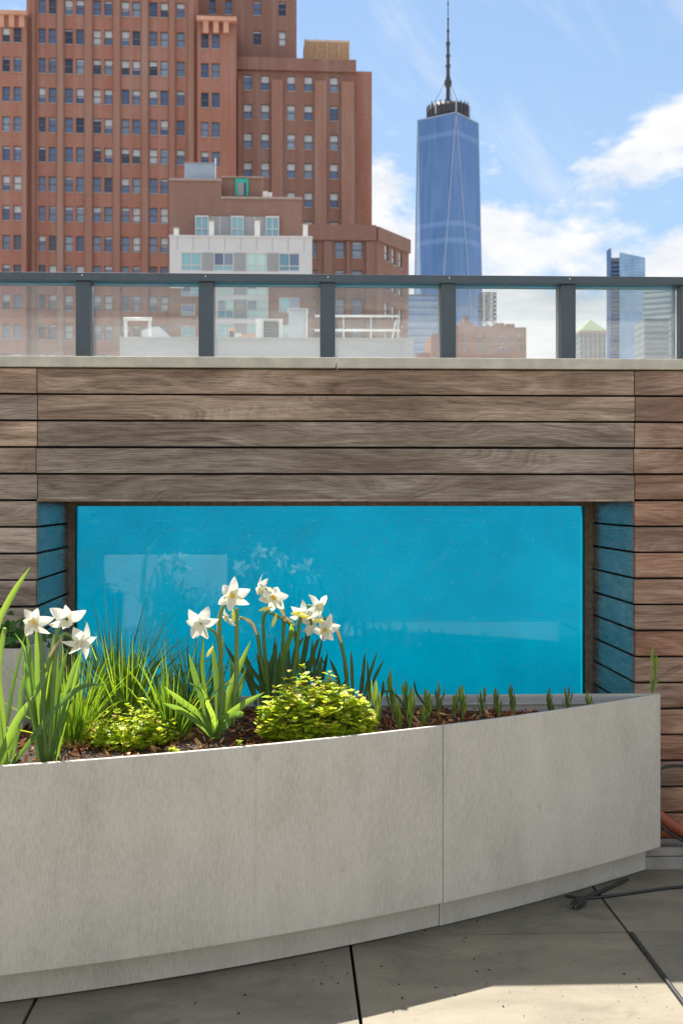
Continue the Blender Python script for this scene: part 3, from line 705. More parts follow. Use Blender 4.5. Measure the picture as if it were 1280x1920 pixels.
for b in ((503, 1140, (-.8, -.3, -.2)), (516, 1158, (-.3, -.2, -.9)), (552, 1150, (.4, -.3, .1)), (563, 1153, (.9, -.3, -.2)), (592, 1163, (.8, -.4, -.1))): bud(c3, b[0], b[1], d3 - .01, b[2], 1.1)
# --- leaves right of the bush, no flowers
c4, d = clump(672, 1318, 'small clump of shaded upright daffodil leaves just behind the golden bush', 'daffodil clumps without flowers'); d = 4.12
for pxs, w in (([(662, 1320), (660, 1270), (658, 1218)], 9), ([(676, 1322), (680, 1270), (684, 1221)], 9), ([(680, 1322), (690, 1275), (707, 1221)], 9), ([(684, 1325), (698, 1280), (720, 1236)], 8),
               ([(668, 1322), (650, 1280), (643, 1218)], 8), ([(672, 1320), (676, 1290), (678, 1262)], 8), ([(690, 1325), (692, 1300), (688, 1236)], 9), ([(640, 1310), (632, 1270), (617, 1234)], 10), ([(600, 1300), (606, 1265), (614, 1222)], 9), ([(700, 1330), (716, 1300), (718, 1276)], 8)):
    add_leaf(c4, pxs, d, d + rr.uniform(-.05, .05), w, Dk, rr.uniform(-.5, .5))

# --- ornamental grass tufts
def grass(px, py, d, label, n, hpx, spread, lean=0.0, straw=0.1, seed=1):
    rr = random.Random(seed); base = cw(px, py, d); base.z = ZS - .005; s = d / F
    t_ = thing('grass_tuft', label, 'grass', base, 0, 'ornamental grass tufts')
    mg, ms = MB(), MB()
    for k in range(n):
        a = rr.uniform(0, 6.28); r0 = abs(rr.gauss(0, .35)) * spread * s * .30
        p0 = Vector((r0 * math.cos(a), r0 * math.sin(a) * .7, 0))
        out = Vector((math.cos(a) + lean, math.sin(a) * .7, 0)); hgt = hpx * s * rr.uniform(.40, 1.0); sp = spread * s * abs(rr.gauss(0, .42))
        droop = rr.uniform(0, .62) ** 2
        pts = []
        for i in range(7):
            u = i / 6; pts.append(p0 + out * sp * (u ** 1.35) + Vector((rr.gauss(0, .0012), 0, hgt * (u - droop * u ** 3))))
        ribbon(mg, pts, rr.uniform(.0022, .0047), 0, .3, rr.uniform(-1.2, 1.2), .5, .8, Vector((rr.uniform(-.4, .4), -1, 0)))
    for k in range(int(n * straw)):
        a = rr.uniform(0, 6.28); r0 = rr.uniform(0, spread * s * .22); hgt = rr.uniform(.02, .07); out = Vector((math.cos(a), math.sin(a) * .7, 0))
        pts = [out * (r0 + (hgt * .7) * (i / 4) ** 1.5) + Vector((0, 0, hgt * (i / 4) * (1 - .4 * i / 4))) for i in range(5)]
        ribbon(ms, pts, rr.uniform(.002, .004), 0, .2, rr.uniform(-1, 1), .5, .8)
    tag(mg.build('blades', M['grass'], t_), kind='stuff')
    if straw: tag(ms.build('dry_straw', M['straw'], t_), kind='stuff')
grass(222, 1330, 4.04, 'tall dark green grass tuft at the pool window\'s lower left corner', 190, 262, 200, .12, .1, 21)
grass(235, 1350, 3.86, 'sunlit grass tuft behind the airy herb patch', 110, 225, 190, .05, .3, 25)
grass(368, 1330, 4.04, 'fine green grass tuft just behind the middle daffodil clump', 140, 205, 170, .0, .2, 22)
grass(322, 1360, 3.79, 'bright fine grass tuft between the airy herb patch and the middle daffodil clump', 100, 200, 190, -.05, .5, 26)
grass(140, 1372, 3.70, 'sunlit grass tuft with a straw coloured base behind the three daffodil flowers', 150, 225, 190, .1, .9, 23)
grass(300, 1340, 4.10, 'sparse grass tuft low between the two taller grass tufts', 70, 140, 130, .1, .2, 24)

# --- golden oregano
def oregano(px, py, d, label, nst, rx, ry, hz, leafs, seed, flat=1.0, tipf=.25, top=1.0, lo=.010, hi=.019):
    rr = random.Random(seed); base = cw(px, py, d); base.z = ZS - .005
    t_ = thing('golden_bush', label, 'bush', base, 0, 'golden leaved bushes')
    ml, ms, mt = MB(), MB(), MB()
    def leaf(mb, p, dr, L):
        sd = dr.cross(Vector((0, 0, 1))); sd = sd.normalized() if sd.length > .01 else Vector((1, 0, 0))
        up = sd.cross(dr).normalized(); W = L * rr.uniform(.42, .54); k = rr.uniform(.1, .5)
        q = [p, p + dr*L*.30 + sd*W + up*W*k, p + dr*L*.68 + sd*W*.78 + up*W*k*.5, p + dr*L - up*L*.12, p + dr*L*.68 - sd*W*.78 + up*W*k*.5, p + dr*L*.30 - sd*W + up*W*k, p + dr*L*.5 - up*L*.03]
        mb.add(q, [(0,1,6), (1,2,6), (2,3,6), (3,4,6), (4,5,6), (5,0,6)], 0, True)
    for k in range(nst):
        u = rr.random() ** .5; a = rr.uniform(0, 6.28); ex, ey = u * math.cos(a), u * math.sin(a)
        hh = hz * (math.sqrt(max(0.0, 1 - u*u)) * .85 + .15) * rr.uniform(.72, 1.08) * (1 + .22 * (rr.random() < .10))
        wy = rimY(base.x + ex * rx) + .055 - base.y          # keep inside the planter rim
        tip = Vector((ex * rx, max(ey * ry, wy), hh)); ey = tip.y / ry; b = Vector((ex * rx * .45, ey * ry * .45, 0))
        mid = b.lerp(tip, .5) + Vector((ex * rx * .12, ey * ry * .12, -.004)); path = catmull([b, mid, tip], 4)
        ms.tube(path, .0009, n=4)
        for i in range(leafs):
            f = .30 + .70 * (i + rr.random() * .5) / leafs; q = path[min(len(path)-1, int(f * (len(path)-1)))]
            nx_ = path[min(len(path)-1, int(f * (len(path)-1)) + 1)]; q = q.lerp(nx_, rr.random())
            aa = rr.uniform(0, 6.28)
            for s in (0, math.pi):
                dr = Vector((math.cos(aa + s), math.sin(aa + s), rr.uniform(-.15, .75))).normalized(); leaf(ml, q, dr, rr.uniform(lo, hi) * (1.1 - .35 * f))
        for i in range(4):
            aa = i * 1.57 + rr.random(); leaf(mt if rr.random() < tipf else ml, tip, Vector((math.cos(aa), math.sin(aa), .9)).normalized(), rr.uniform(.009, .015))
    tag(ml.build('leaves', M['oregano'], t_), kind='stuff'); tag(ms.build('stems', M['twig'], t_), kind='stuff')
    if mt.f: tag(mt.build('pink_tips', M['oregano_tip'], t_), kind='stuff')
oregano(592, 1395, 3.765, 'dense rounded golden green bush with pinkish tips at the planter rim', 270, .19, .13, .188, 5, 31, lo=.023, hi=.037)
oregano(240, 1400, 3.69, 'low airy patch of golden green herb in the mulch before the grass', 75, .135, .10, .125, 4, 32, tipf=.1, lo=.018, hi=.030)
oregano(322, 1385, 3.74, 'tiny two stemmed golden sprig at the end of the airy herb patch', 4, .02, .02, .085, 4, 33, tipf=.1)
oregano(272, 1375, 3.80, 'taller golden sprig rising over the airy herb patch', 5, .03, .02, .13, 4, 36, tipf=.1)
oregano(325, 1408, 3.60, 'small golden seedling in the mulch below the airy herb patch', 5, .014, .012, .022, 2, 34, tipf=0, lo=.008, hi=.012)
oregano(450, 1378, 3.72, 'small golden seedling between the middle daffodil clump and the dense bush', 4, .014, .012, .022, 2, 35, tipf=0, lo=.008, hi=.012)

# --- lily shoots along the right
shoots = [(705, 1278, 1368, 0, 3.80), (738, 1270, 1340, 0, 4.10), (763, 1266, 1342, 0, 4.08), (748, 1318, 1362, 1, 3.90), (764, 1304, 1364, 1, 3.88), (794, 1327, 1362, 1, 3.96),
          (806, 1286, 1342, 0, 4.14), (822, 1275, 1340, 0, 4.16), (848, 1286, 1340, 0, 4.18), (868, 1297, 1350, 0, 4.16), (896, 1290, 1340, 0, 4.20),
          (935, 1289, 1344, 0, 4.20), (962, 1283, 1334, 0, 4.24), (1034, 1283, 1326, 0, 4.27), (1060, 1285, 1322, 0, 4.29), (1108, 1297, 1312, 0, 4.30)]
ordn = ['first', 'second', 'third', 'fourth', 'fifth', 'sixth', 'seventh', 'eighth', 'ninth', 'tenth', 'eleventh', 'twelfth', 'thirteenth', 'fourteenth', 'fifteenth', 'sixteenth', 'seventeenth', 'eighteenth', 'nineteenth']
order = sorted(range(len(shoots)), key=lambda i: shoots[i][0])
rr = random.Random(9)
for rank, i in enumerate(order):
    x, yt, yb_, lit, d = shoots[i]
    p = cw(x, yb_, d); p.z = soil_z(p.x, p.y) - .004
    tp = cw(x + rr.uniform(-13, 13), yt + rr.uniform(-10, 12), d)
    s = thing('lily_shoot', '%s young lily shoot counting along the rim from the golden bush' % ordn[rank], 'shoot', p, 0, 'lily shoots along the planter')
    hgt = tp.z - p.z; mat = M['shoot'] if lit or rr.random() < .45 else M['shoot_shaded']
    mb = MB(); top = Vector((tp.x - p.x, 0, hgt * .72)); mb.tube(catmull([Vector((0, 0, 0)), top * .5 + Vector((rr.gauss(0, .003), 0, 0)), top], 4), .0026, n=6); mb.build('stem', M['stem'], s)
    nl = 5 if hgt < .06 else 9
    for k in range(nl):
        f = .25 + .62 * k / nl; a = k * 2.4 + rr.random(); ln = hgt * rr.uniform(.32, .5)
        b = top * (f / .87); out = Vector((math.cos(a), math.sin(a), 0)); sp = rr.uniform(.14, .34) if k < nl - 2 else .06
        pts = [b, b + out * ln * sp * .7 + Vector((0, 0, ln * .35)), b + out * ln * sp + Vector((0, 0, ln * .7)), b + out * ln * sp * .9 + Vector((0, 0, ln))]
        mb = MB(); ribbon(mb, catmull(pts, 3), rr.uniform(.009, .014), 0, .35, rr.uniform(-.3, .3), .7, .35, Vector((-out.x, -out.y - .6, 0)))
        mb.build('leaf', mat, s)
    if x in (763, 806): add_leaf(s, [(x, yb_ - 8), (x - 25, 1300), (x - 50 if x == 763 else x - 30, 1297 if x == 763 else 1275)], d, d, 6, M['daff_shaded'], .2)
# tall single shoot at the planter's point
d = 4.455; p = cw(1221, 1306, d); p.z = .08
s = thing('lily_shoot', 'single tall bright shoot standing at the planter\'s pointed end', 'shoot', p, 0, 'lily shoots along the planter')
add_stem(s, [(1216, 1560), (1219, 1420), (1222, 1330), (1223, 1295), (1228, 1262), (1224, 1225)], d, d, 3.5)
for pxs, w in (([(1226, 1265), (1229, 1245), (1230, 1228)], 10), ([(1226, 1250), (1222, 1230), (1224, 1212)], 9), ([(1226, 1272), (1221, 1258), (1220, 1246)], 7), ([(1226, 1285), (1231, 1276), (1231, 1268)], 7), ([(1224, 1290), (1220, 1280), (1221, 1262)], 6), ([(1224, 1298), (1220, 1290), (1221, 1280)], 6)):
    add_leaf(s, pxs, d, d, w, M['shoot'], .3, .6, base=.4)

# --- square pot with herbs at the left, standing in the bed
pot = thing('square_pot', 'pale grey square pot of leafy herbs at the planter\'s left end', 'pot', (0, 0, 0))
d = 3.95; cn = cw(43, 1217, d); w_ = 0.42; an = R(-7)
pot.location = (cn.x, cn.y, ZS - .02); pot.rotation_euler = (0, 0, an); ph = cn.z - ZS + .02
mb = MB(); th = .012
mb.box((-w_, 0, 0), (0, th, ph)); mb.box((-th, th, 0), (0, w_ - th, ph)); mb.box((-w_, w_ - th, 0), (0, w_, ph)); mb.box((-w_, th, 0), (-w_ + th, w_ - th, ph)); mb.build('pot_body', M['planter'], pot)
mb = MB(); mb.box((-w_ + th, th, 0), (-th, w_ - th, ph - .03)); mb.build('pot_soil', M['soil'], pot)
mb = MB(); rr = random.Random(77)
for k in range(260):
    c = Vector((-w_/2 + rr.gauss(0, w_*.28), w_/2 + rr.gauss(0, w_*.28), ph - .03 + abs(rr.gauss(0, .05)))); dr = Vector((rr.gauss(0, 1), rr.gauss(0, 1), rr.uniform(-.1, .9))).normalized()
    Ln = rr.uniform(.03, .06); ribbon(mb, catmull([c, c + dr*Ln*.5 + Vector((0, 0, .006)), c + dr*Ln], 3), rr.uniform(.012, .022), 0, .3, rr.uniform(-1, 1), .6, .3, Vector((0, -.4, .9)))
herbs = thing('herb_plant', 'dark green leafy herbs growing in the square pot', 'herbs', pot.location, an)
tag(mb.build('leaves', M['herb'], herbs), kind='stuff')

# ------------------------------------------------------------------ terrace behind the viewer (screen and bench mirrored in the pane)
ph_ = thing('fill_wall', 'unseen pale wall added behind the viewer to bounce sunlight', 'fill_wall', (0, -4.9, 0))
mb = MB(); mb.box((-13, -.3, 0), (13, 0, 3.6)); mb.build('wall', M['white_paint'], ph_)  # unseen wall, added to throw sun back onto the shaded front
mb = MB(); mb.box((-13.05, -.36, 3.602), (13.05, .06, 3.68)); mb.build('coping', M['coping'], ph_)
scr = thing('boarded_screen', 'low dark boarded screen across the terrace, mirrored in the pool window', 'screen', (0, -2.95, 0))
for k in range(12):
    mb = MB(); mb.box((-3.4, 0, .04 + k * .108), (5.2, .022, .04 + k * .108 + .106)); mb.build('screen_board', M['grey_skirt'], scr)
for x in (-3.3, -.5, 2.3, 5.1): mb = MB(); mb.box((x - .04, -.085, 0), (x + .04, -.003, 1.36)); mb.build('screen_post', M['steel'], scr)
wb = thing('white_bench', 'white box bench on the terrace mirrored in the pool window', 'bench', (-1.27, -2.5, 0))
obj('bench_body', bevel_box(1.25, .55, .36, .01, 'bench_body', M['pale_grey']), wb, (0, 0, .21)); obj('bench_foot', bevel_box(1.15, .45, .03, .002, 'bench_foot', M['backing']), wb, (0, 0, .015))
obj('bench_back', bevel_box(1.25, .10, .38, .01, 'bench_back', M['pale_grey']), wb, (0, .225, .582))

# ------------------------------------------------------------------ cables and hose
def ground_pt(px, py, h=0.006): 
    q = cw(px, py, (H - h) * F / (py - HZ)); return q
cord = thing('black_cord', 'black electric cord with a plug lying on the paving beside the planter', 'cord', ground_pt(1080, 1690))
o = cord.location
mb = MB(); pts = [ground_pt(*q) for q in ((1296, 1662), (1250, 1665), (1200, 1672), (1150, 1679), (1100, 1684), (1060, 1680))]; mb.tube([p - o for p in catmull(pts)], .0050, n=8); mb.build('cable', M['cable'], cord)
mb = MB(); pts = [ground_pt(1097, 1684), ground_pt(1120, 1674, .008), ground_pt(1150, 1660, .01), ground_pt(1175, 1648, .008)]; mb.tube([p - o for p in catmull(pts)], [.008]*7 + [.0065]*12, n=8); mb.build('cable', M['cable'], cord)
mb = MB(); a, b = ground_pt(1097, 1683, .016) - o, ground_pt(1078, 1697, .016) - o
mb.tube([a, a.lerp(b, .35), a.lerp(b, .45), b], [.009, .012, .017, .018], n=10, smooth=False); plug = mb.build('plug', M['cable'], cord)
dr = (b - a).normalized(); sd = dr.cross(Vector((0, 0, 1))).normalized()
for s in (-1, 1):
    mb = MB(); q = b + sd * .0065 * s; mb.tube([q, q + dr * .017], .0028, n=4, smooth=False); mb.build('pin', M['brass'], plug)
mb = MB(); pts = [cw(1225, 1452, 4.40), cw(1240, 1441, 4.42), cw(1258, 1436, 4.43), cw(1285, 1437, 4.43), cw(1310, 1440, 4.43)]
tag(mb.build('wall_cable', M['cable']) if not mb.tube(catmull(pts), .0055, n=8) else None, 'black cable looping across the boards beside the planter end', 'cable')
for nm, lab, pts, r in (('hose', 'upper length of terracotta red hose on the plinth behind the planter end', [(1225, 1522, 4.43), (1250, 1540, 4.44), (1285, 1562, 4.44), (1320, 1580, 4.44)], .021),
                        ('hose', 'lower length of terracotta red hose lying on the plinth', [(1205, 1560, 4.47), (1240, 1561, 4.47), (1262, 1563, 4.475), (1285, 1566, 4.48)], .019)):
    mb = MB(); mb.tube(catmull([cw(*q) for q in pts]), r, n=12); tag(mb.build(nm, M['terracotta']), lab, 'hose', 'terracotta hose lengths')
mb = MB(); mb.tube(catmull([cw(1230, 1540, 4.41), cw(1255, 1562, 4.41), cw(1285, 1580, 4.41), cw(1310, 1590, 4.41)]), .005, n=7)
tag(mb.build('thin_cable', M['cable']), 'thin dark cable crossing the terracotta hose', 'cable')

# ------------------------------------------------------------------ city beyond the wall
ground = MB(); ground.add([(-9000, -9000, -48), (9000, -9000, -48), (9000, 9000, -48), (-9000, 9000, -48)], [(0, 1, 2, 3)])
M['city'] = mat_plain('city_ground', (0.25, 0.24, 0.23), 0.9, var=0.3, scale=0.01)
tag(ground.build('ground', M['city']), kind='structure')
GZ = -48.0
M['brick'] = mat_brick('red_brick', (0.33, 0.142, 0.100), (0.46, 0.218, 0.160), (0.42, 0.265, 0.21))
M['brick_dk'] = mat_brick('brown_brick', (0.24, 0.125, 0.094), (0.33, 0.182, 0.140), (0.34, 0.235, 0.195))
M['brick_br'] = mat_brick('plain_brown_brick', (0.26, 0.150, 0.115), (0.33, 0.195, 0.152), (0.32, 0.21, 0.165))
M['brick_far'] = mat_brick('orange_red_brick', (0.27, 0.115, 0.075), (0.36, 0.165, 0.11), (0.32, 0.19, 0.14))
M['pil'] = mat_brick('pilaster_brick', (0.31, 0.160, 0.118), (0.40, 0.220, 0.165), (0.40, 0.27, 0.215))
M['terra'] = mat_plain('orange_terracotta', (0.66, 0.36, 0.24), 0.7, var=0.15, scale=.5)
M['sash'] = mat_plain('window_sash', (0.20, 0.165, 0.165), 0.6)
M['sill'] = mat_plain('stone_sill', (0.42, 0.34, 0.29), 0.8)
M['pane_a'] = mat_glass_far('blue_pane', (0.11, 0.165, 0.28))
M['pane_b'] = mat_glass_far('dark_pane', (0.045, 0.055, 0.085))
M['pane_c'] = mat_glass_far('grey_blue_pane', (0.22, 0.29, 0.38))
M['pane_teal'] = mat_glass_far('teal_pane', (0.22, 0.44, 0.50), 0.15)
M['pane_mint'] = mat_glass_far('mint_blind_pane', (0.45, 0.66, 0.62), 0.3)
M['blind'] = mat_plain('white_blind', (0.62, 0.66, 0.68), 0.8, var=0.08, scale=1)
M['white_panel'] = mat_plain('white_cladding', (0.66, 0.65, 0.635), 0.6, var=0.04, scale=.6)
M['grey_panel'] = mat_plain('grey_cladding', (0.34, 0.345, 0.345), 0.6, var=0.06, scale=.6)
M['pale_roof'] = mat_plain('pale_roof_parapet', (0.50, 0.50, 0.495), 0.8, var=0.05, scale=.4)
M['tan_metal'] = mat_plain('tan_louvre', (0.60, 0.42, 0.27), 0.6, var=0.06, scale=1)
M['blue_box'] = mat_plain('blue_grey_unit', (0.36, 0.43, 0.52), 0.5, var=0.05, scale=1)
M['green_door'] = mat_plain('turquoise_door', (0.03, 0.50, 0.38), 0.5)
M['grey_metal'] = mat_plain('galvanised_duct', (0.55, 0.57, 0.60), 0.45, 0.3, var=0.05)
M['dark_metal'] = mat_plain('dark_steel', (0.055, 0.055, 0.062), 0.5)
M['green_roof'] = mat_plain('pale_green_copper', (0.19, 0.25, 0.12), 0.7, var=0.08, scale=.05)

def brick_wall_mesh(rects, u0, u1, z0, z1, depth, rec, mats):
    """solid block whose front (local y=0) has real openings; rects = (ua,ub,za,zb)"""
    mb = MB(); U = sorted({u0, u1, *[q for r in rects for q in r[:2]]}); Z = sorted({z0, z1, *[q for r in rects for q in r[2:]]})
    op = set()
    ui = {u: i for i, u in enumerate(U)}; zi = {z: i for i, z in enumerate(Z)}
    for a, b, c, d in rects:
        for i in range(ui[a], ui[b]):
            for j in range(zi[c], zi[d]): op.add((i, j))
    vs = [(u, 0, z) for z in Z for u in U]; n = len(U)
    mb.add(vs, [(j*n+i, j*n+i+1, (j+1)*n+i+1, (j+1)*n+i) for j in range(len(Z)-1) for i in range(n-1) if (i, j) not in op])
    for a, b, c, d in rects:
        mb.add([(a,0,c),(b,0,c),(b,0,d),(a,0,d),(a,rec,c),(b,rec,c),(b,rec,d),(a,rec,d)], [(0,4,5,1),(1,5,6,2),(2,6,7,3),(3,7,4,0),(4,7,6,5)])
    mb.add([(u0,0,z0),(u1,0,z0),(u1,depth,z0),(u0,depth,z0),(u0,0,z1),(u1,0,z1),(u1,depth,z1),(u0,depth,z1)], [(1,2,6,5),(2,3,7,6),(3,0,4,7),(4,5,6,7)])
    return mb
WIN = {}
def window_mesh(kind):
    if kind in WIN: return WIN[kind]
    mb = MB()      # unit window 1x1 centred, front at y=0, glass at y=.12
    g, bl = 1, 2
    e = .045
    mb.box((-.5, 0, -.5), (.5, .2, -.5 + e*.8), 0); mb.box((-.5, 0, .5 - e*.6), (.5, .2, .5), 0); mb.box((-.5, 0, -.5 + e*.8), (-.5 + e, .2, .5 - e*.6), 0); mb.box((.5 - e, 0, -.5 + e*.8), (.5, .2, .5 - e*.6), 0)
    mb.box((-.5 + e, .05, -.03), (.5 - e, .16, .03), 0)
    mb.add([(-.5, .14, -.5), (.5, .14, -.5), (.5, .14, .5), (-.5, .14, .5)], [(0, 1, 2, 3)], g)
    if kind[1] > 0: 
        zz = .5 - kind[1]; mb.add([(-.45, .125, zz), (.45, .125, zz), (.45, .125, .47), (-.45, .125, .47)], [(0, 1, 2, 3)], bl)
    mb.box((-.54, -.25, -.56), (.54, .1, -.5), 3)
    WIN[kind] = mb.mesh('window', [M['sash'], M[kind[0]], M['blind'], M['sill']]); return WIN[kind]
class Bld:
    """a building with its own front plane; px/py of the photo fix where the plane is met"""
    def __init__(s, name, label, px, dist, alpha, group=None, cat='building'):
        s.a = R(alpha) - TH; p = cw(px, HZ, dist); s.o = Vector((p.x, p.y, 0)); s.rot = Matrix.Rotation(s.a, 3, 'Z')
        s.e = thing(name, label, cat, (p.x, p.y, 0), s.a, group)
    def uz(s, px, py, yl=0.0):
        dr = cw(px, py, 1.0) - Vector((0, 0, H)); inv = s.rot.inverted()
        c = inv @ (Vector((0, 0, H)) - s.o); d = inv @ dr; k = (yl - c.y) / d.y; q = c + d * k
        return q.x, q.z
    def u(s, px, yl=0.0, py=400): return s.uz(px, py, yl)[0]
    def z(s, py, px=300, yl=0.0): return s.uz(px, py, yl)[1]
    def block(s, name, mat, px0, px1, py_top, yl, depth, rects=(), rec=.35, ref=None, z0=GZ, py_bot=None, zref=None):
        ref = ref if ref is not None else (px0 + px1) / 2
        zb = z0 if py_bot is None else s.z(py_bot, ref, yl)
        mb = brick_wall_mesh(list(rects), s.u(px0, yl), s.u(px1, yl), zb, s.z(py_top, ref, yl), depth, rec, mat)
        return mb.build(name, mat, s.e, loc=(0, yl, 0))
    def windows(s, cols, rows, yl, pxref, pyh, rng, style=None, rec=.18):
        """cols: px pairs; rows: py tops at pxref, all pyh px high; returns rects"""
        rects = []
        for a, b in cols:
            ua, ub = s.u(a, yl), s.u(b, yl)
            for py in rows:
                if callable(py): continue
                zt, zb = s.z(py, pxref, yl), s.z(py + pyh, pxref, yl)
                rects.append((ua, ub, zb, zt))
                k = style(rng) if style else (rng.choice(['pane_a'] * 5 + ['pane_c'] * 3 + ['pane_b'] * 2), rng.choice([0, 0, 0, 0, 0, .10, .14, .2, .32, .45, .6, .9]))
                o = obj('window', window_mesh(k), s.e, ((ua+ub)/2, yl + rec, (zb+zt)/2), None, (ub-ua, 1.0, zt-zb))
        return rects
    def box(s, name, mat, px0, px1, py0, py1, yl, depth, pxref=None):
        ref = pxref if pxref is not None else (px0 + px1) / 2
        mb = MB(); mb.box((s.u(px0, yl), 0, s.z(py1, ref, yl)), (s.u(px1, yl), depth, s.z(py0, ref, yl)))
        return mb.build(name, mat, s.e, loc=(0, yl, 0))
rng = random.Random(42)

# --- big red brick tower
A = Bld('brick_tower', 'massive red brick office tower with many paired windows', 220, 150, 4.5)
rowsA = [53 + 55.5 * k for k in range(-1, 12)]
colsM = [(73, 86), (92, 106), (122, 137), (143, 158), (175, 190), (196, 211), (228, 243), (248.5, 263), (280, 295.5), (301, 315.5), (331.5, 346.5)]
rc = A.windows(colsM, rowsA, 0, 90, 28.5, rng)
A.block('wall', M['brick'], 50, 370, -70, 0, 26, rc, ref=90)
rowsS = [51 + 55.6 * k for k in range(12)]
rc = A.windows([(-55, -42), (-35, -21), (5, 19), (26, 40.5)], rowsS, -1.5, 20, 28, rng)
A.block('wall', M['brick'], -120, 49.8, 19, -1.5, 22, rc, ref=30)
rc = A.windows([(377, 391.5), (397, 412)], [63 + 55.3 * k for k in range(6)], -1.0, 400, 28, rng)
A.block('wall', M['brick'], 370.2, 443, 31, -1.0, 20, rc, ref=405)
rc = A.windows([(457, 472.6), (489.5, 505), (538, 553.6), (570, 586), (618, 634)], [140.6 + 54.5 * k for k in range(6)], 2.2, 480, 28, rng, lambda r: (r.choice(['pane_a', 'pane_c', 'pane_a']), r.choice([.45, .45, .4, .12, .3])))
A.block('wall', M['brick_dk'], 443.2, 667, 111, 2.2, 22, rc, ref=555)
A.block('wall', M['brick'], 667.2, 697, 134, 3.6, 18, ref=682)
rc = A.windows([(475, 490), (522, 536), (392, 404), (422, 435)], [-53, 2], 5.0, 490, 27, rng) + A.windows([(475, 490), (522.5, 536)], [57.5, 80][:1], 5.0, 490, 27, rng)
A.block('wall', M['brick_dk'], 366, 556, -85, 5.0, 18, rc, ref=470)
for x0, x1 in ((160, 173), (213.5, 225), (266, 277.5), (318, 327.5), (353, 364), (60, 66), (108, 119)):
    A.box('pilaster', M['pil'], x0, x1, -69.5, 760, -0.45, 0.449, 90)
for x0, x1 in ((509, 530), (590, 612), (640, 664), (446, 453)):
    A.box('pilaster', M['pil'], x0, x1, 150, 760, 1.8, 0.399, 555)
A.box('parapet', M['brick_dk'], 443.2, 667.5, 109, 132, 1.55, 0.64, 555)
# orange terracotta parapets over the two shoulders
for x0, x1, y0 in ((-120, 50.5, 19), (369, 443.5, 30)):
    b = A.box('terracotta_parapet', M['terra'], x0, x1, y0, y0 + 8, -2.0, .9, (x0+x1)/2 if x0 > 0 else 30)
    for k in range(4 if x0 > 0 else 5):
        xx = x0 + 12 + k * 19 if x0 > 0 else -40 + k * 19
        if xx + 9 < x1: A.box('terracotta_panel', M['terra'], xx, xx + 10, y0 + 8.2, y0 + 31, -1.75, .24, xx)
# louvred cooling box on the wing roof
lb = thing('louvred_plant_box', 'tan louvred plant enclosure on the brick tower\'s lower roof', 'plant enclosure', A.e.location, A.a)
x0, z0 = A.uz(571, 110, 6.5); x1, z1 = A.uz(654, 76, 6.5)
mb = MB(); mb.box((x0, 6.6, z0 - 3), (x1, 10.5, z1)); mb.build('body', M['tan_metal'], lb)
nsl = 9
for k in range(nsl):
    zz = z0 + (z1 - z0) * (k + .5) / nsl; mb = MB(); mb.add([(x0, 6.45, zz - .09), (x1, 6.45, zz - .09), (x1, 6.62, zz + .07), (x0, 6.62, zz + .07), (x0, 6.47, zz - .13), (x1, 6.47, zz - .13)], [(0,1,2,3), (4,5,1,0)]); mb.build('louvre', M['tan_metal'], lb)
for f in (0, .27, .5, .77, 1):
    xx = x0 + (x1 - x0) * f; mb = MB(); mb.box((xx - .07, 6.38, z0 - 1), (xx + .07, 6.44, z1 + .05)); mb.build('mullion', M['tan_metal'], lb)
# --- lower corner block of the brick complex
C = Bld('brick_corner_building', 'lower brick building with a chamfered corner before the tower', 640, 138, 3.5)
rc = C.windows([(585.5, 593.5), (628, 645.5), (660, 679.5)], [453 + 53.5 * k for k in range(5)], 0, 655, 30, rng, lambda r: ('pane_c', r.choice([0, 0, .12])))
C.block('wall', M['brick_dk'], 560, 705, 424, 0, 14, rc, ref=640)
for x0, x1 in ((607, 622), (650, 655), (686, 703)):
    C.box('pilaster', M['brick_br'], x0, x1, 452, 760, -.3, .299, 640)
C.box('parapet', M['brick_br'], 560, 705.3, 421, 450, -.42, .6, 640)
ux, _ = C.uz(705.3, 500); cl = C.o + C.rot @ Vector((ux, 0, 0))
C2a = math.atan2(6.1, 3.75)
hz_ = C.z(425, 705); Lc = 7.15
def c2(px, py):      # px,py -> (u,z) on the chamfer face
    inv = Matrix.Rotation(C2a + TH * 0 - R(0), 3, 'Z').inverted(); dr = inv @ (cw(px, py, 1.0) - Vector((0, 0, H))); o_ = inv @ (Vector((0, 0, H)) - Vector((cl.x, cl.y, 0))); k = -o_.y / dr.y; q = o_ + dr * k; return q.x, q.z
rc = []; e = C.e
for a, b, tops in ((720.5, 728, 459), (734, 741, 466), (747, 753.5, 472)):
    for k in range(5):
        ua, zt = c2(a, tops + 54 * k); ub, _ = c2(b, tops + 54 * k); zb = c2((a+b)/2, tops + 31 + 54 * k)[1]; zt = c2((a+b)/2, tops + 54 * k)[1]
        rc.append((ua, ub, zb, zt))
uend = c2(766, 500)[0]
mb = brick_wall_mesh(rc, 0.0, uend, GZ, hz_ - .05, 8, .3, None)
wl = mb.build('wall', M['brick_dk'], C.e); wl.location = (ux, 0, 0); wl.rotation_euler = (0, 0, C2a - C.a)
par = MB(); par.box((0, -.25, hz_ - 1.6), (uend + .05, .25, hz_ + .02)); pr = par.build('parapet', M['brick_br'], C.e); pr.location = (ux, 0, 0); pr.rotation_euler = (0, 0, C2a - C.a)
inv = Matrix.Rotation(C2a - C.a, 3, 'Z')
for a, b, c, d in rc:
    q = inv @ Vector(((a+b)/2, .12, 0)); obj('window', window_mesh(('pane_c', .85)), C.e, (ux + q.x, q.y, (c+d)/2), (0, 0, C2a - C.a), (b-a, 1, d-c))

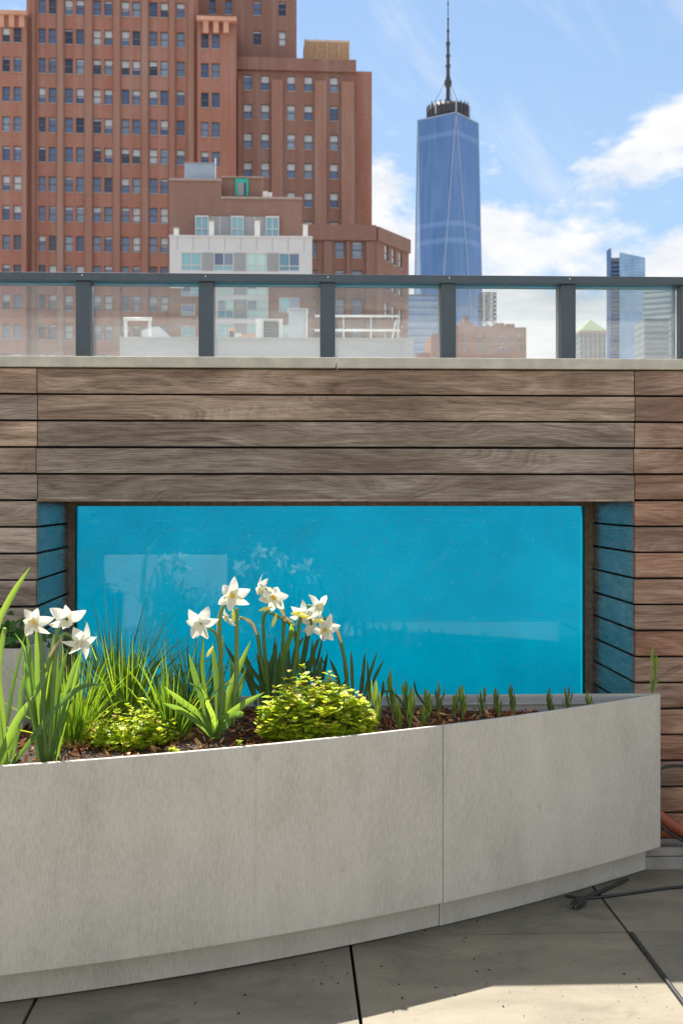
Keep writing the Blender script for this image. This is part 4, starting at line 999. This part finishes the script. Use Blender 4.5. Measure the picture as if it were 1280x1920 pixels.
# --- white and brown apartment building in the middle distance
B = Bld('apartment_building', 'white panelled apartment block with teal windows and brown brick back', 450, 108, 2.4)
B.block('brick_wall', M['brick_br'], 318, 415, 336, 4.2, 12, ref=366)
B.block('brick_wall', M['brick_br'], 415, 565, 370, 4.2, 12, ref=490)
B.box('roof_edge', M['sill'], 317, 415.5, 334.5, 338, 4.0, 1, 366); B.box('roof_edge', M['sill'], 414, 566, 369, 372.5, 4.0, 1, 490)
# glazed top storey
for x0, x1 in ((366, 391), (433, 457), (498, 523)):
    g = B.box('window', M['pane_teal'], x0, x1, 407, 441, 4.0, .15, 445)
    for xx in (x0, (x0+x1)/2 - .8, x1 - 1.6): B.box('mullion', M['white_panel'], xx, xx + 1.7, 405.5, 441, 3.85, .14, 445)
    B.box('transom', M['white_panel'], x0, x1 + .4, 428, 430, 3.86, .1, 445); B.box('transom', M['white_panel'], x0, x1 + .4, 404.5, 407.5, 3.84, .3, 445)
for x0, x1 in ((391.6, 433), (457.4, 498)): B.box('grey_panel', M['grey_panel'], x0, x1, 406, 441, 4.05, .14, 445); B.box('mullion', M['white_panel'], (x0+x1)/2 - 1, (x0+x1)/2 + .8, 406, 441, 3.98, .06, 445)
# white front with a framed grid of glazing
winW = [(340, 378), (401, 438), (461.5, 500), (523, 561.5)]
rowsW = [(474, 508), (529, 553), (563, 590), (607, 640)]
front = []
for (x0, x1) in winW:
    front.append((B.u(x0), B.u(x1), B.z(508, 450), B.z(474, 450)))
mb = brick_wall_mesh(front, B.u(318), B.u(585), B.z(524, 450), B.z(443, 450), 4.0, .35, None); mb.build('white_wall', M['white_panel'], B.e)
for k in range(9):
    xx = 318 + (585 - 318) * (k + .5) / 9; B.box('cladding_joint', M['grey_panel'], xx - .35, xx + .35, 444, 470, -.02, .018, 450)
B.box('coping', M['white_panel'], 317, 586, 441.5, 445, -.15, 4.2, 450)
lower = []
for (x0, x1), rws in ((winW[0], [(531, 556), (571, 592), (612, 637)]), (winW[3], [(557, 585), (608, 632)])):
    for y0, y1 in rws:
        xx0, xx1 = (x0, x1 - 12) if x0 == 340 and y0 > 560 else (x0, x1)
        lower.append((B.u(xx0), B.u(xx1), B.z(y1, 450), B.z(y0, 450)))
mb = brick_wall_mesh(lower, B.u(318), B.u(585), GZ, B.z(524.3, 450), 4.0, .35, None); mb.build('brick_wall', M['brick_br'], B.e)
B.box('white_wall', M['white_panel'], 318, 345, 524.4, 541, -.12, .118, 450)
def glaze(x0, x1, y0, y1, yl=.16, cols=2, split=.68, par='window'):
    b = B.box(par, rng.choice([M['pane_teal'], M['pane_mint'], M['pane_teal']]), x0, x1, y0, y1, yl, .1, 450)
    for k in range(cols + 1):
        xx = x0 + (x1 - x0 - 1.6) * k / cols; B.box('mullion', M['white_panel'], xx, xx + 1.6, y0, y1, yl - .1, .09, 450)
    for yy in (y0, y0 + (y1 - y0) * split, y1 - 1.6): B.box('transom', M['white_panel'], x0, x1, yy, yy + 1.6, yl - .085, .07, 450)
    for k in range(cols):
        if rng.random() < .55:
            xa_, xb_ = x0 + (x1-x0)*k/cols + 1.7, x0 + (x1-x0)*(k+1)/cols - .3
            B.box('pane', rng.choice([M['pane_mint'], M['pane_a'], M['pane_c']]), xa_, xb_, y0 + 2, y0 + (y1-y0)*split - .5, yl - .02, .015, 450)
for x0, x1 in winW: glaze(x0, x1, 474, 508)
glaze(340, 378, 531, 556); glaze(340, 366, 571, 592, cols=1); glaze(340, 366, 612, 637, cols=1); glaze(523, 561.5, 557, 585); glaze(523, 561.5, 608, 632)
for x0, x1 in ((378.6, 400.4), (438.6, 461), (500.6, 522.4)): B.box('grey_panel', M['grey_panel'], x0, x1, 474, 508, -.03, .028, 450)
# projecting glazed bays running down the brick
B.box('bay', M['white_panel'], 404, 503, 523, 700, -.30, .298, 450)
for y0, y1 in ((526, 553), (562, 597), (607, 640), (650, 680)):
    for x0, x1 in ((407.5, 438), (463, 500.5)): glaze(x0, x1, y0, y1, -.32, 2, .55)
    B.box('grey_panel', M['grey_panel'], 438.6, 462.4, y0, y1, -.34, .038, 450)
# things on that building's roof terrace
def on_roof(name, label, cat, parts):
    t_ = thing(name, label, cat, B.e.location, B.a)
    for nm, mat, x0, x1, y0, y1, yl, dp in parts:
        mb = MB(); mb.box((B.u(x0, yl), yl, B.z(y1, 450, yl)), (B.u(x1, yl), yl + dp, B.z(y0, 450, yl))); mb.build(nm, M[mat], t_)
for k, (x0, x1, y0, lab) in enumerate(((325, 336, 427, 'pale roof post at the left end of the white parapet'), (391, 402, 413, 'tall pale roof post left of the middle top window'),
                                       (477, 488, 411, 'tall pale roof post right of the middle top window'), (567, 578, 418, 'pale roof post at the right end of the white parapet'))):
    on_roof('roof_post', lab, 'roof post', [('shaft', 'white_paint', x0 + 1, x1 - 1, y0 + 2, 444, .5, .5), ('cap', 'sill', x0, x1, y0, y0 + 2, .42, .66)])
on_roof('cooling_unit', 'blue grey cooling unit on the brown brick roof', 'cooling unit', [('housing', 'blue_box', 346, 401, 307, 336, 5, 2.5), ('lid', 'grey_panel', 345, 402, 305.5, 307, 4.9, 2.7), ('pipe', 'white_paint', 402.5, 405, 297, 336, 5.2, .2)])
on_roof('stair_hut', 'brown stair hut with a bright turquoise door frame', 'stair hut', [('hut_wall', 'brick_br', 416, 491, 333, 371, 6.0, 3), ('hut_roof', 'sill', 414, 493, 330.5, 333, 5.8, 3.3), ('door_frame', 'green_door', 441, 465.5, 335, 367, 5.8, .19), ('door', 'grey_panel', 446, 457, 342, 367, 5.7, .09), ('door', 'pane_b', 457.2, 461, 342, 367, 5.72, .07)])
on_roof('roof_vent', 'small white vents at the foot of the stair hut', 'vent', [('vent_body', 'white_paint', 493, 502, 358, 370, 5, .6), ('vent_body', 'white_paint', 503, 510, 360, 370, 5.1, .5)])

# --- pale neighbouring roof just beyond the railing
N = Bld('neighbour_roof', 'pale grey parapet of the neighbouring roof seen through the railing glass', 480, 32, 2.4)
N.block('parapet', M['pale_roof'], 225, 775, 634, 0, 9, ref=480)
N.box('parapet_cap', M['pale_roof'], 224, 776, 632.5, 635, -.06, .5, 480)
N.box('panel_joint', M['grey_panel'], 752.5, 753.3, 636, 700, -.012, .01, 640)
def roof_thing(name, label, cat, parts, group=None):
    t_ = thing(name, label, cat, N.e.location, N.a, group)
    for nm, mat, x0, x1, y0, y1, yl, dp in parts:
        mb = MB(); mb.box((N.u(x0, yl), yl, N.z(y1, 480, yl)), (N.u(x1, yl), yl + dp, N.z(y0, 480, yl))); mb.build(nm, M[mat], t_)
    return t_
ac = roof_thing('air_conditioner', 'white air conditioner with a dark grille on the neighbouring roof', 'air conditioner', [('casing', 'white_paint', 480, 529, 599, 636, 1.0, .45), ('grille_back', 'dark_metal', 494, 522, 602, 634, .97, .028), ('top_cover', 'white_paint', 479, 530, 597.5, 599, .95, .55)])
for k in range(6):
    xx = 494 + 28 * k / 5; mb = MB(); mb.box((N.u(xx, .95), .95, N.z(634, 480, .95)), (N.u(xx, .95) + .008, .968, N.z(602, 480, .95))); mb.build('grille_bar', M['grey_panel'], ac)
    yy = 603 + 30 * k / 5; mb = MB(); mb.box((N.u(494, .94), .94, N.z(yy + .6, 480, .94)), (N.u(522, .94), .949, N.z(yy, 480, .94))); mb.build('grille_bar', M['grey_panel'], ac)
roof_thing('roof_duct', 'tall galvanised duct standing right of the air conditioner', 'duct', [('duct_body', 'grey_metal', 541, 573, 580, 636, 1.6, .5), ('edge_strip', 'white_paint', 573.2, 576.5, 580, 636, 1.55, .5), ('duct_cap', 'grey_metal', 539, 578, 577.5, 580, 1.5, .65)])
pr_ = thing('pipe_rail', 'double white pipe guardrail on the neighbouring roof', 'guardrail', N.e.location, N.a)
def npt(px, py, yl): u_, z_ = N.uz(px, py, yl); return Vector((u_, yl, z_))
for y_ in (593, 619.5): mb = MB(); mb.tube([npt(590, y_, 1), npt(746, y_, 1), npt(748, y_ + 1, 1.6)], .028, n=8); mb.build('rail', M['white_paint'], pr_)
for x_ in (644, 695, 746): mb = MB(); mb.tube([npt(x_, 592, 1.02), npt(x_, 640, 1.02)], .022, n=8); mb.build('rail_post', M['grey_metal'], pr_)
mb = MB(); mb.tube([npt(742, 600, .98), npt(735, 636, .98)], .022, n=6); mb.build('brace', M['white_paint'], pr_)
fr_ = thing('hooped_rack', 'white hooped pipe rack on the neighbouring roof parapet', 'rack', N.e.location, N.a)
for x_ in (236, 281): mb = MB(); mb.tube([npt(x_, 640, 1), npt(x_, 599, 1)], .042, n=8); mb.build('upright', M['white_paint'], fr_)
mb = MB(); mb.tube([npt(232, 598, 1), npt(285, 598, 1)], .045, n=8); mb.build('crossbar', M['white_paint'], fr_)
hm = thing('vent_hood', 'low grey vent hood beside the hooped rack', 'vent', N.e.location, N.a)
mb = MB(); a_ = [npt(*q, 1.5) for q in ((266, 640), (266, 620), (280, 614), (298, 612), (310, 622), (322, 634), (322, 640))]; b_ = [p + Vector((0, .6, 0)) for p in a_]; k = len(a_)
mb.add(a_ + b_, [tuple(range(k)), tuple(reversed(range(k, 2*k)))] + [(i, (i+1) % k, k + (i+1) % k, k + i) for i in range(k)]); mb.build('hood', M['grey_metal'], hm)
roof_thing('terracotta_chimney', 'squat terracotta chimney pot on the neighbouring roof', 'chimney pot', [('pot', 'terra', 428, 440, 614, 621, .9, .18), ('base', 'dark_metal', 430, 438, 621, 636, .92, .14)])
roof_thing('orange_tarpaulin', 'flat orange brown tarpaulin heap beside the air conditioner', 'tarpaulin', [('tarpaulin', 'terra', 444, 478, 626, 636, 1.1, .4), ('fold', 'white_paint', 440, 452, 625, 630, 1.0, .2)])

# --- tapering glass skyscraper with a mast
def mat_tower():
    m, t, o = new_mat('tower_glass')
    v = ocoord(t); sp = t.n('ShaderNodeSeparateXYZ'); t.l(v, sp.inputs[0])
    fl = t.m('FRACT', t.m('DIVIDE', sp.outputs[2], 4.1)); band = t.sstep(fl, .82, .9)
    n = t.noise(t.vmul(v, (.02, .02, .012)), 1.0, 4, .6); nv = t.noise(t.vmul(v, (.25, .25, .01)), 1.0, 3, .6)
    c = t.ramp(t.m('ADD', t.m('MULTIPLY', n, .5), t.m('MULTIPLY', nv, .5)), [(.35, (.10, .20, .40)), (.65, (.19, .32, .55))])
    c = t.mix(t.m('MULTIPLY', band, .18), c, (.25, .38, .6, 1))
    for zc in (348, 262, 246, 180):
        mk = t.sstep(t.m('ABSOLUTE', t.m('SUBTRACT', sp.outputs[2], float(zc))), 3.2, 1.6); c = t.mix(t.m('MULTIPLY', mk, .32), c, (.36, .50, .72, 1))
    principled(t, o, c, .22, .35, .6); return m
M['tower'] = mat_tower()
M['tower_edge'] = mat_plain('bright_steel_edge', (.34, .43, .56), .5, .2, var=.05, scale=.05)
TD = 1190.0
tp = cw(839.5, HZ, TD)
tw = thing('glass_skyscraper', 'tall tapering blue glass skyscraper with a dark ring and mast', 'skyscraper', (tp.x, tp.y, 0), -TH + R(9.5))
z0_, z1_ = -20.0, H + (HZ - 229) / F * TD
hb = 30.0
base = [Vector((sx * hb, sy * hb, z0_)) for sx, sy in ((-1, -1), (1, -1), (1, 1), (-1, 1))]
hr = 30.2; top = [Vector((hr * math.cos(a), hr * math.sin(a), z1_)) for a in (-math.pi/2, 0, math.pi/2, math.pi)]
mb = MB(); mb.add(base + top, [(0, 1, 4), (1, 5, 4), (1, 2, 5), (2, 6, 5), (2, 3, 6), (3, 7, 6), (3, 0, 7), (0, 4, 7), (4, 5, 6, 7)]); mb.build('shaft', M['tower'], tw)
mb = MB(); mb.box((-hb, -hb, GZ), (hb, hb, z0_ - .01)); mb.build('podium', M['tower'], tw)
for i in range(4):
    for b_i in (i, (i + 1) % 4):
        mb = MB(); mb.bar(base[b_i], top[i], .6); mb.build('edge_trim', M['tower_edge'], tw)
    mb = MB(); mb.bar(top[i], top[(i+1) % 4], .9); mb.build('parapet_edge', M['tower_edge'], tw)
zr = z1_ + 1; mpx = TD / F
ring = MB(); ring.lathe([(20.2, 0), (20.4, 0), (20.4, 13), (19.4, 13), (19.4, 0)], (0, 0, zr), 40); ring.build('ring', M['dark_metal'], tw)
rr = random.Random(4)
for k in range(26):
    a = 2 * math.pi * k / 26; mb = MB(); mb.box((-.6, -.3, zr + 2), (.6, .3, zr + 13.2 + rr.random() * 2)); mb.build('antenna_panel', M['dark_metal'] if k % 4 else M['grey_metal'], tw, loc=(20.8 * math.cos(a), 20.8 * math.sin(a), 0), rot=(0, 0, a + math.pi/2))
mb = MB(); mb.lathe([(9, 0), (9, 9), (4, 10)], (0, 0, zr), 16); mb.build('mast_base', M['dark_metal'], tw)
zz = lambda py: H + (HZ - py) / F * TD
prof = [(3.6, 200), (2.3, 185), (2.0, 166), (3.6, 160), (4.0, 154), (2.6, 148), (1.9, 140), (1.8, 128), (2.6, 126), (2.6, 122), (1.7, 120), (1.7, 108), (2.5, 106), (2.5, 103), (1.5, 101), (1.5, 86), (2.2, 84), (2.2, 80), (1.1, 77), (1.0, 62), (1.6, 60), (1.6, 57), (.8, 55), (.8, 38), (1.2, 36), (.5, 33), (.4, 12), (.9, 8), (.25, 0), (.1, -12)]
mb = MB(); mb.lathe([(r * .95, zz(y) - zr) for r, y in prof], (0, 0, zr), 12); mb.build('mast', M['dark_metal'], tw)
for k in range(3):
    a = 2 * math.pi * k / 3 + .5; mb = MB(); mb.bar((19 * math.cos(a), 19 * math.sin(a), zr + 12), (1.5 * math.cos(a), 1.5 * math.sin(a), zz(150)), .22); mb.build('stay', M['dark_metal'], tw)

# --- other far buildings
def mat_band(name, a, b, pitch, frac=.45, rough=.25, vert=0.0):
    """floors of a building too far away to tell the panes apart"""
    m, t, o = new_mat(name); v = ocoord(t); sp = t.n('ShaderNodeSeparateXYZ'); t.l(v, sp.inputs[0])
    fl = t.m('FRACT', t.m('DIVIDE', sp.outputs[2], pitch)); k = t.sstep(fl, frac - .08, frac + .08)
    n = t.noise(t.vmul(v, (.09, .09, .05)), 1.0, 5, .65)
    c = t.mix(k, (*a, 1), (*b, 1)); c = t.mix(1.0, c, t.ramp(n, [(.3, (.72, .75, .8)), (.7, (1.2, 1.18, 1.15))]), 'MULTIPLY')
    principled(t, o, c, rough, .15, .6); return m
M['pale_blue'] = mat_band('pale_blue_glass', (.16, .27, .47), (.30, .42, .60), 3.6)
M['blue_glass'] = mat_band('blue_curtain_wall', (.27, .43, .62), (.36, .52, .70), 4.0, .75)  # paled: distance haze put into the glass colour
M['blue_dark'] = mat_band('deep_blue_curtain_wall', (.10, .19, .38), (.15, .26, .46), 4.0, .75)
M['green_bands'] = mat_band('green_white_bands', (.15, .27, .30), (.50, .60, .58), 4.0, .5)
M['grey_bands'] = mat_band('grey_bands', (.13, .17, .20), (.24, .28, .30), 3.8, .5)
def far_mesh(name, poly, z0, z1, mat, parent):
    """prism over a plan polygon; z1 number or one per corner"""
    k = len(poly); zt = z1 if isinstance(z1, (list, tuple)) else [z1] * k
    mb = MB(); mb.add([(x, y, z0) for x, y in poly] + [(x, y, z) for (x, y), z in zip(poly, zt)], [tuple(range(k, 2*k))] + [(i, (i+1) % k, k + (i+1) % k, k + i) for i in range(k)])
    return mb.build(name, mat, parent)
J = Bld('pale_blue_tower', 'pale blue glass office block left of the skyscraper\'s foot', 800, 620, 2.4)
x0, x1 = J.u(755), J.u(826); far_mesh('curtain_wall', [(x0, 0), (x1, 0), (x1, 30), (x0, 30)], GZ, J.z(556, 790), M['pale_blue'], J.e)
far_mesh('roof_screen', [(x0, 1), (J.u(826, 1), 1), (x1, 25), (x0, 25)], J.z(556, 790) + .02, J.z(551.5, 790), M['grey_bands'], J.e)
for k in range(8):
    y_ = 567 + 13 * k; mb = MB(); mb.box((x0, -.4, J.z(y_ + 1.2, 790)), (x1, -.02, J.z(y_, 790))); mb.build('floor_band', M['blind'], J.e)
# stepped brick block
I_ = Bld('stepped_brick_building', 'orange brick apartment block with a stepped roofline', 880, 260, 2.0)
segs = [(808, 840, 626), (840, 862, 611), (862, 887, 605), (887, 928, 612), (928, 945, 605.5), (945, 949, 611), (949, 964, 607), (964, 986, 613.5)]
colsI = [(868, 874), (882, 888), (896.5, 902.5), (910, 916), (924, 930), (936.5, 942.5), (951, 957.5), (970, 975)]
for x0p, x1p, yt in segs:
    inn = [c for c in colsI + [(826, 831), (846, 851)] if c[0] > x0p + .5 and c[1] < x1p - .5]
    rc = I_.windows(inn, [628, 649, 670], 0, 900, 10, rng, lambda r: (r.choice(['pane_c', 'pane_a']), r.choice([0, 0, .3])), .12)
    I_.block('wall', M['brick_far'], x0p + .02, x1p - .02, yt, 0, 14, rc, .3, 900)
I_.box('string_course', M['sill'], 862, 986, 643.5, 645, -.12, .119, 900)
I_.block('stair_bulkhead', M['brick_far'], 870, 878, 593, 3, 4, ref=874); I_.block('low_wing', M['brick_far'], 780, 808, 662, 2, 8, ref=795)
# steel lattice stand on the roof
la = thing('steel_lattice', 'dark open steel lattice frame standing on the stepped brick roof', 'lattice', I_.e.location, I_.a)
def ip(px, py, yl): u_, z_ = I_.uz(px, py, yl); return Vector((u_, yl, z_))
levels = [549, 557, 565, 573, 581, 589, 597, 612]
ux_ = [901, 914, 929]
for x_ in ux_:
    for yl in (5, 8): mb = MB(); mb.bar(ip(x_, 548, 5) + Vector((0, yl - 5, 0)), ip(x_, 620, 5) + Vector((0, yl - 5, 0)), .13); mb.build('post', M['dark_metal'], la)
for i, y_ in enumerate(levels):
    for yl in (0, 3): mb = MB(); mb.bar(ip(900, y_, 5) + Vector((0, yl, 0)), ip(930, y_, 5) + Vector((0, yl, 0)), .14); mb.build('beam', M['dark_metal'], la)
    for x_ in (901, 929): mb = MB(); mb.bar(ip(x_, y_, 5), ip(x_, y_, 5) + Vector((0, 3, 0)), .09); mb.build('beam', M['dark_metal'], la)
    if i < len(levels) - 1:
        for a_, b_ in ((901, 914), (914, 929)):
            mb = MB(); mb.bar(ip(a_, levels[i], 5), ip(b_, levels[i+1], 5), .06); mb.build('brace', M['dark_metal'], la)
            mb = MB(); mb.bar(ip(b_, levels[i], 5) + Vector((0, .1, 0)), ip(a_, levels[i+1], 5) + Vector((0, .1, 0)), .06); mb.build('brace', M['dark_metal'], la)
# slanted glass tower
Ft = Bld('slanted_glass_tower', 'slender blue glass tower with a slanted top and open corner slot', 1172, 1500, -14)
xa0, xa1, xa2, xa3 = Ft.u(1136), Ft.u(1144.5), Ft.u(1160.5), Ft.u(1208.5)
far_mesh('curtain_wall', [(xa2, 0), (xa3, 0), (xa3, 30), (xa2, 30)], GZ, [Ft.z(473, 1161), Ft.z(483, 1208), Ft.z(485, 1208), Ft.z(475, 1161)], M['blue_glass'], Ft.e)
far_mesh('side_wall', [(xa0, 6), (xa1, 1), (xa1, 30), (xa0, 30)], GZ, [Ft.z(468, 1137), Ft.z(464, 1143), Ft.z(466, 1143), Ft.z(470, 1137)], M['blue_dark'], Ft.e)
far_mesh('core', [(xa1, 9), (xa2, 9), (xa2, 29), (xa1, 29)], GZ, Ft.z(481, 1150), M['grey_bands'], Ft.e)
for k in range(26):
    y_ = 487 + 8.2 * k; mb = MB(); mb.box((xa1, 3, Ft.z(y_ + 2.6, 1150)), (xa2, 8.9, Ft.z(y_, 1150))); mb.build('slot_floor', M['blue_dark'] if k % 5 else M['grey_bands'], Ft.e)
# banded tower and grey block at the right edge
G1 = Bld('banded_tower', 'green and white banded office tower at the right edge', 1250, 900, -28)
xg0, xg1 = G1.u(1205), G1.u(1257); far_mesh('side_wall', [(xg0, 0), (xg1, 0), (xg1, 25), (xg0, 25)], GZ, G1.z(535, 1257), M['green_bands'], G1.e)
for k in range(12):
    mb = MB(); zb_ = G1.z(548 + 11 * k, 1257); mb.box((xg0, -.5, zb_ - 1.3), (xg1, -.02, zb_)); mb.build('floor_band', M['blind'], G1.e)
far_mesh('front_wall', [(xg1 + .02, .2), (xg1 + 16, -13), (xg1 + 16, 10), (xg1 + .02, 24)], GZ, G1.z(536, 1257) + 1, M['pale_blue'], G1.e)
G2 = Bld('grey_block', 'plain grey office block before the banded tower', 1232, 700, 2.4)
x0, x1 = G2.u(1207), G2.u(1253); far_mesh('curtain_wall', [(x0, 0), (x1, 0), (x1, 20), (x0, 20)], GZ, G2.z(597, 1230), M['grey_bands'], G2.e)
for k in range(7): mb = MB(); zb_ = G2.z(608 + 10 * k, 1230); mb.box((x0, -.4, zb_ - .9), (x1, -.02, zb_)); mb.build('floor_band', M['grey_panel'], G2.e)
# green hipped roof
Hh = Bld('green_roofed_building', 'grey stone building under a pale green hipped roof', 1110, 800, 2.4)
x0, x1 = Hh.u(1085.5), Hh.u(1137); ze = Hh.z(620, 1110); za = Hh.z(597.5, 1113); xm = Hh.u(1113)
far_mesh('wall', [(x0 + .6, 0), (x1 - .6, 0), (x1 - .6, 20), (x0 + .6, 20)], GZ, ze - .3, M['grey_bands'], Hh.e)
mb = MB(); mb.add([(x0, -1, ze), (x1, -1, ze), (x1, 21, ze), (x0, 21, ze), (xm, 9, za + .6), (xm, 12, za + .6)], [(0, 1, 4), (1, 2, 5, 4), (2, 3, 5), (3, 0, 4, 5), (0, 3, 2, 1)]); mb.build('roof', M['green_roof'], Hh.e)
mb = MB(); mb.box((x0 - .3, -1.3, ze - 1.6), (x1 + .3, 21, ze - .02)); mb.build('eaves', M['sill'], Hh.e)
for k in range(5):
    xx = x0 + 2 + (x1 - x0 - 4) * k / 4.6; mb = MB(); mb.box((xx, -.3, GZ), (xx + 1.2, -.02, ze - 2)); mb.build('pier', M['sill'], Hh.e)
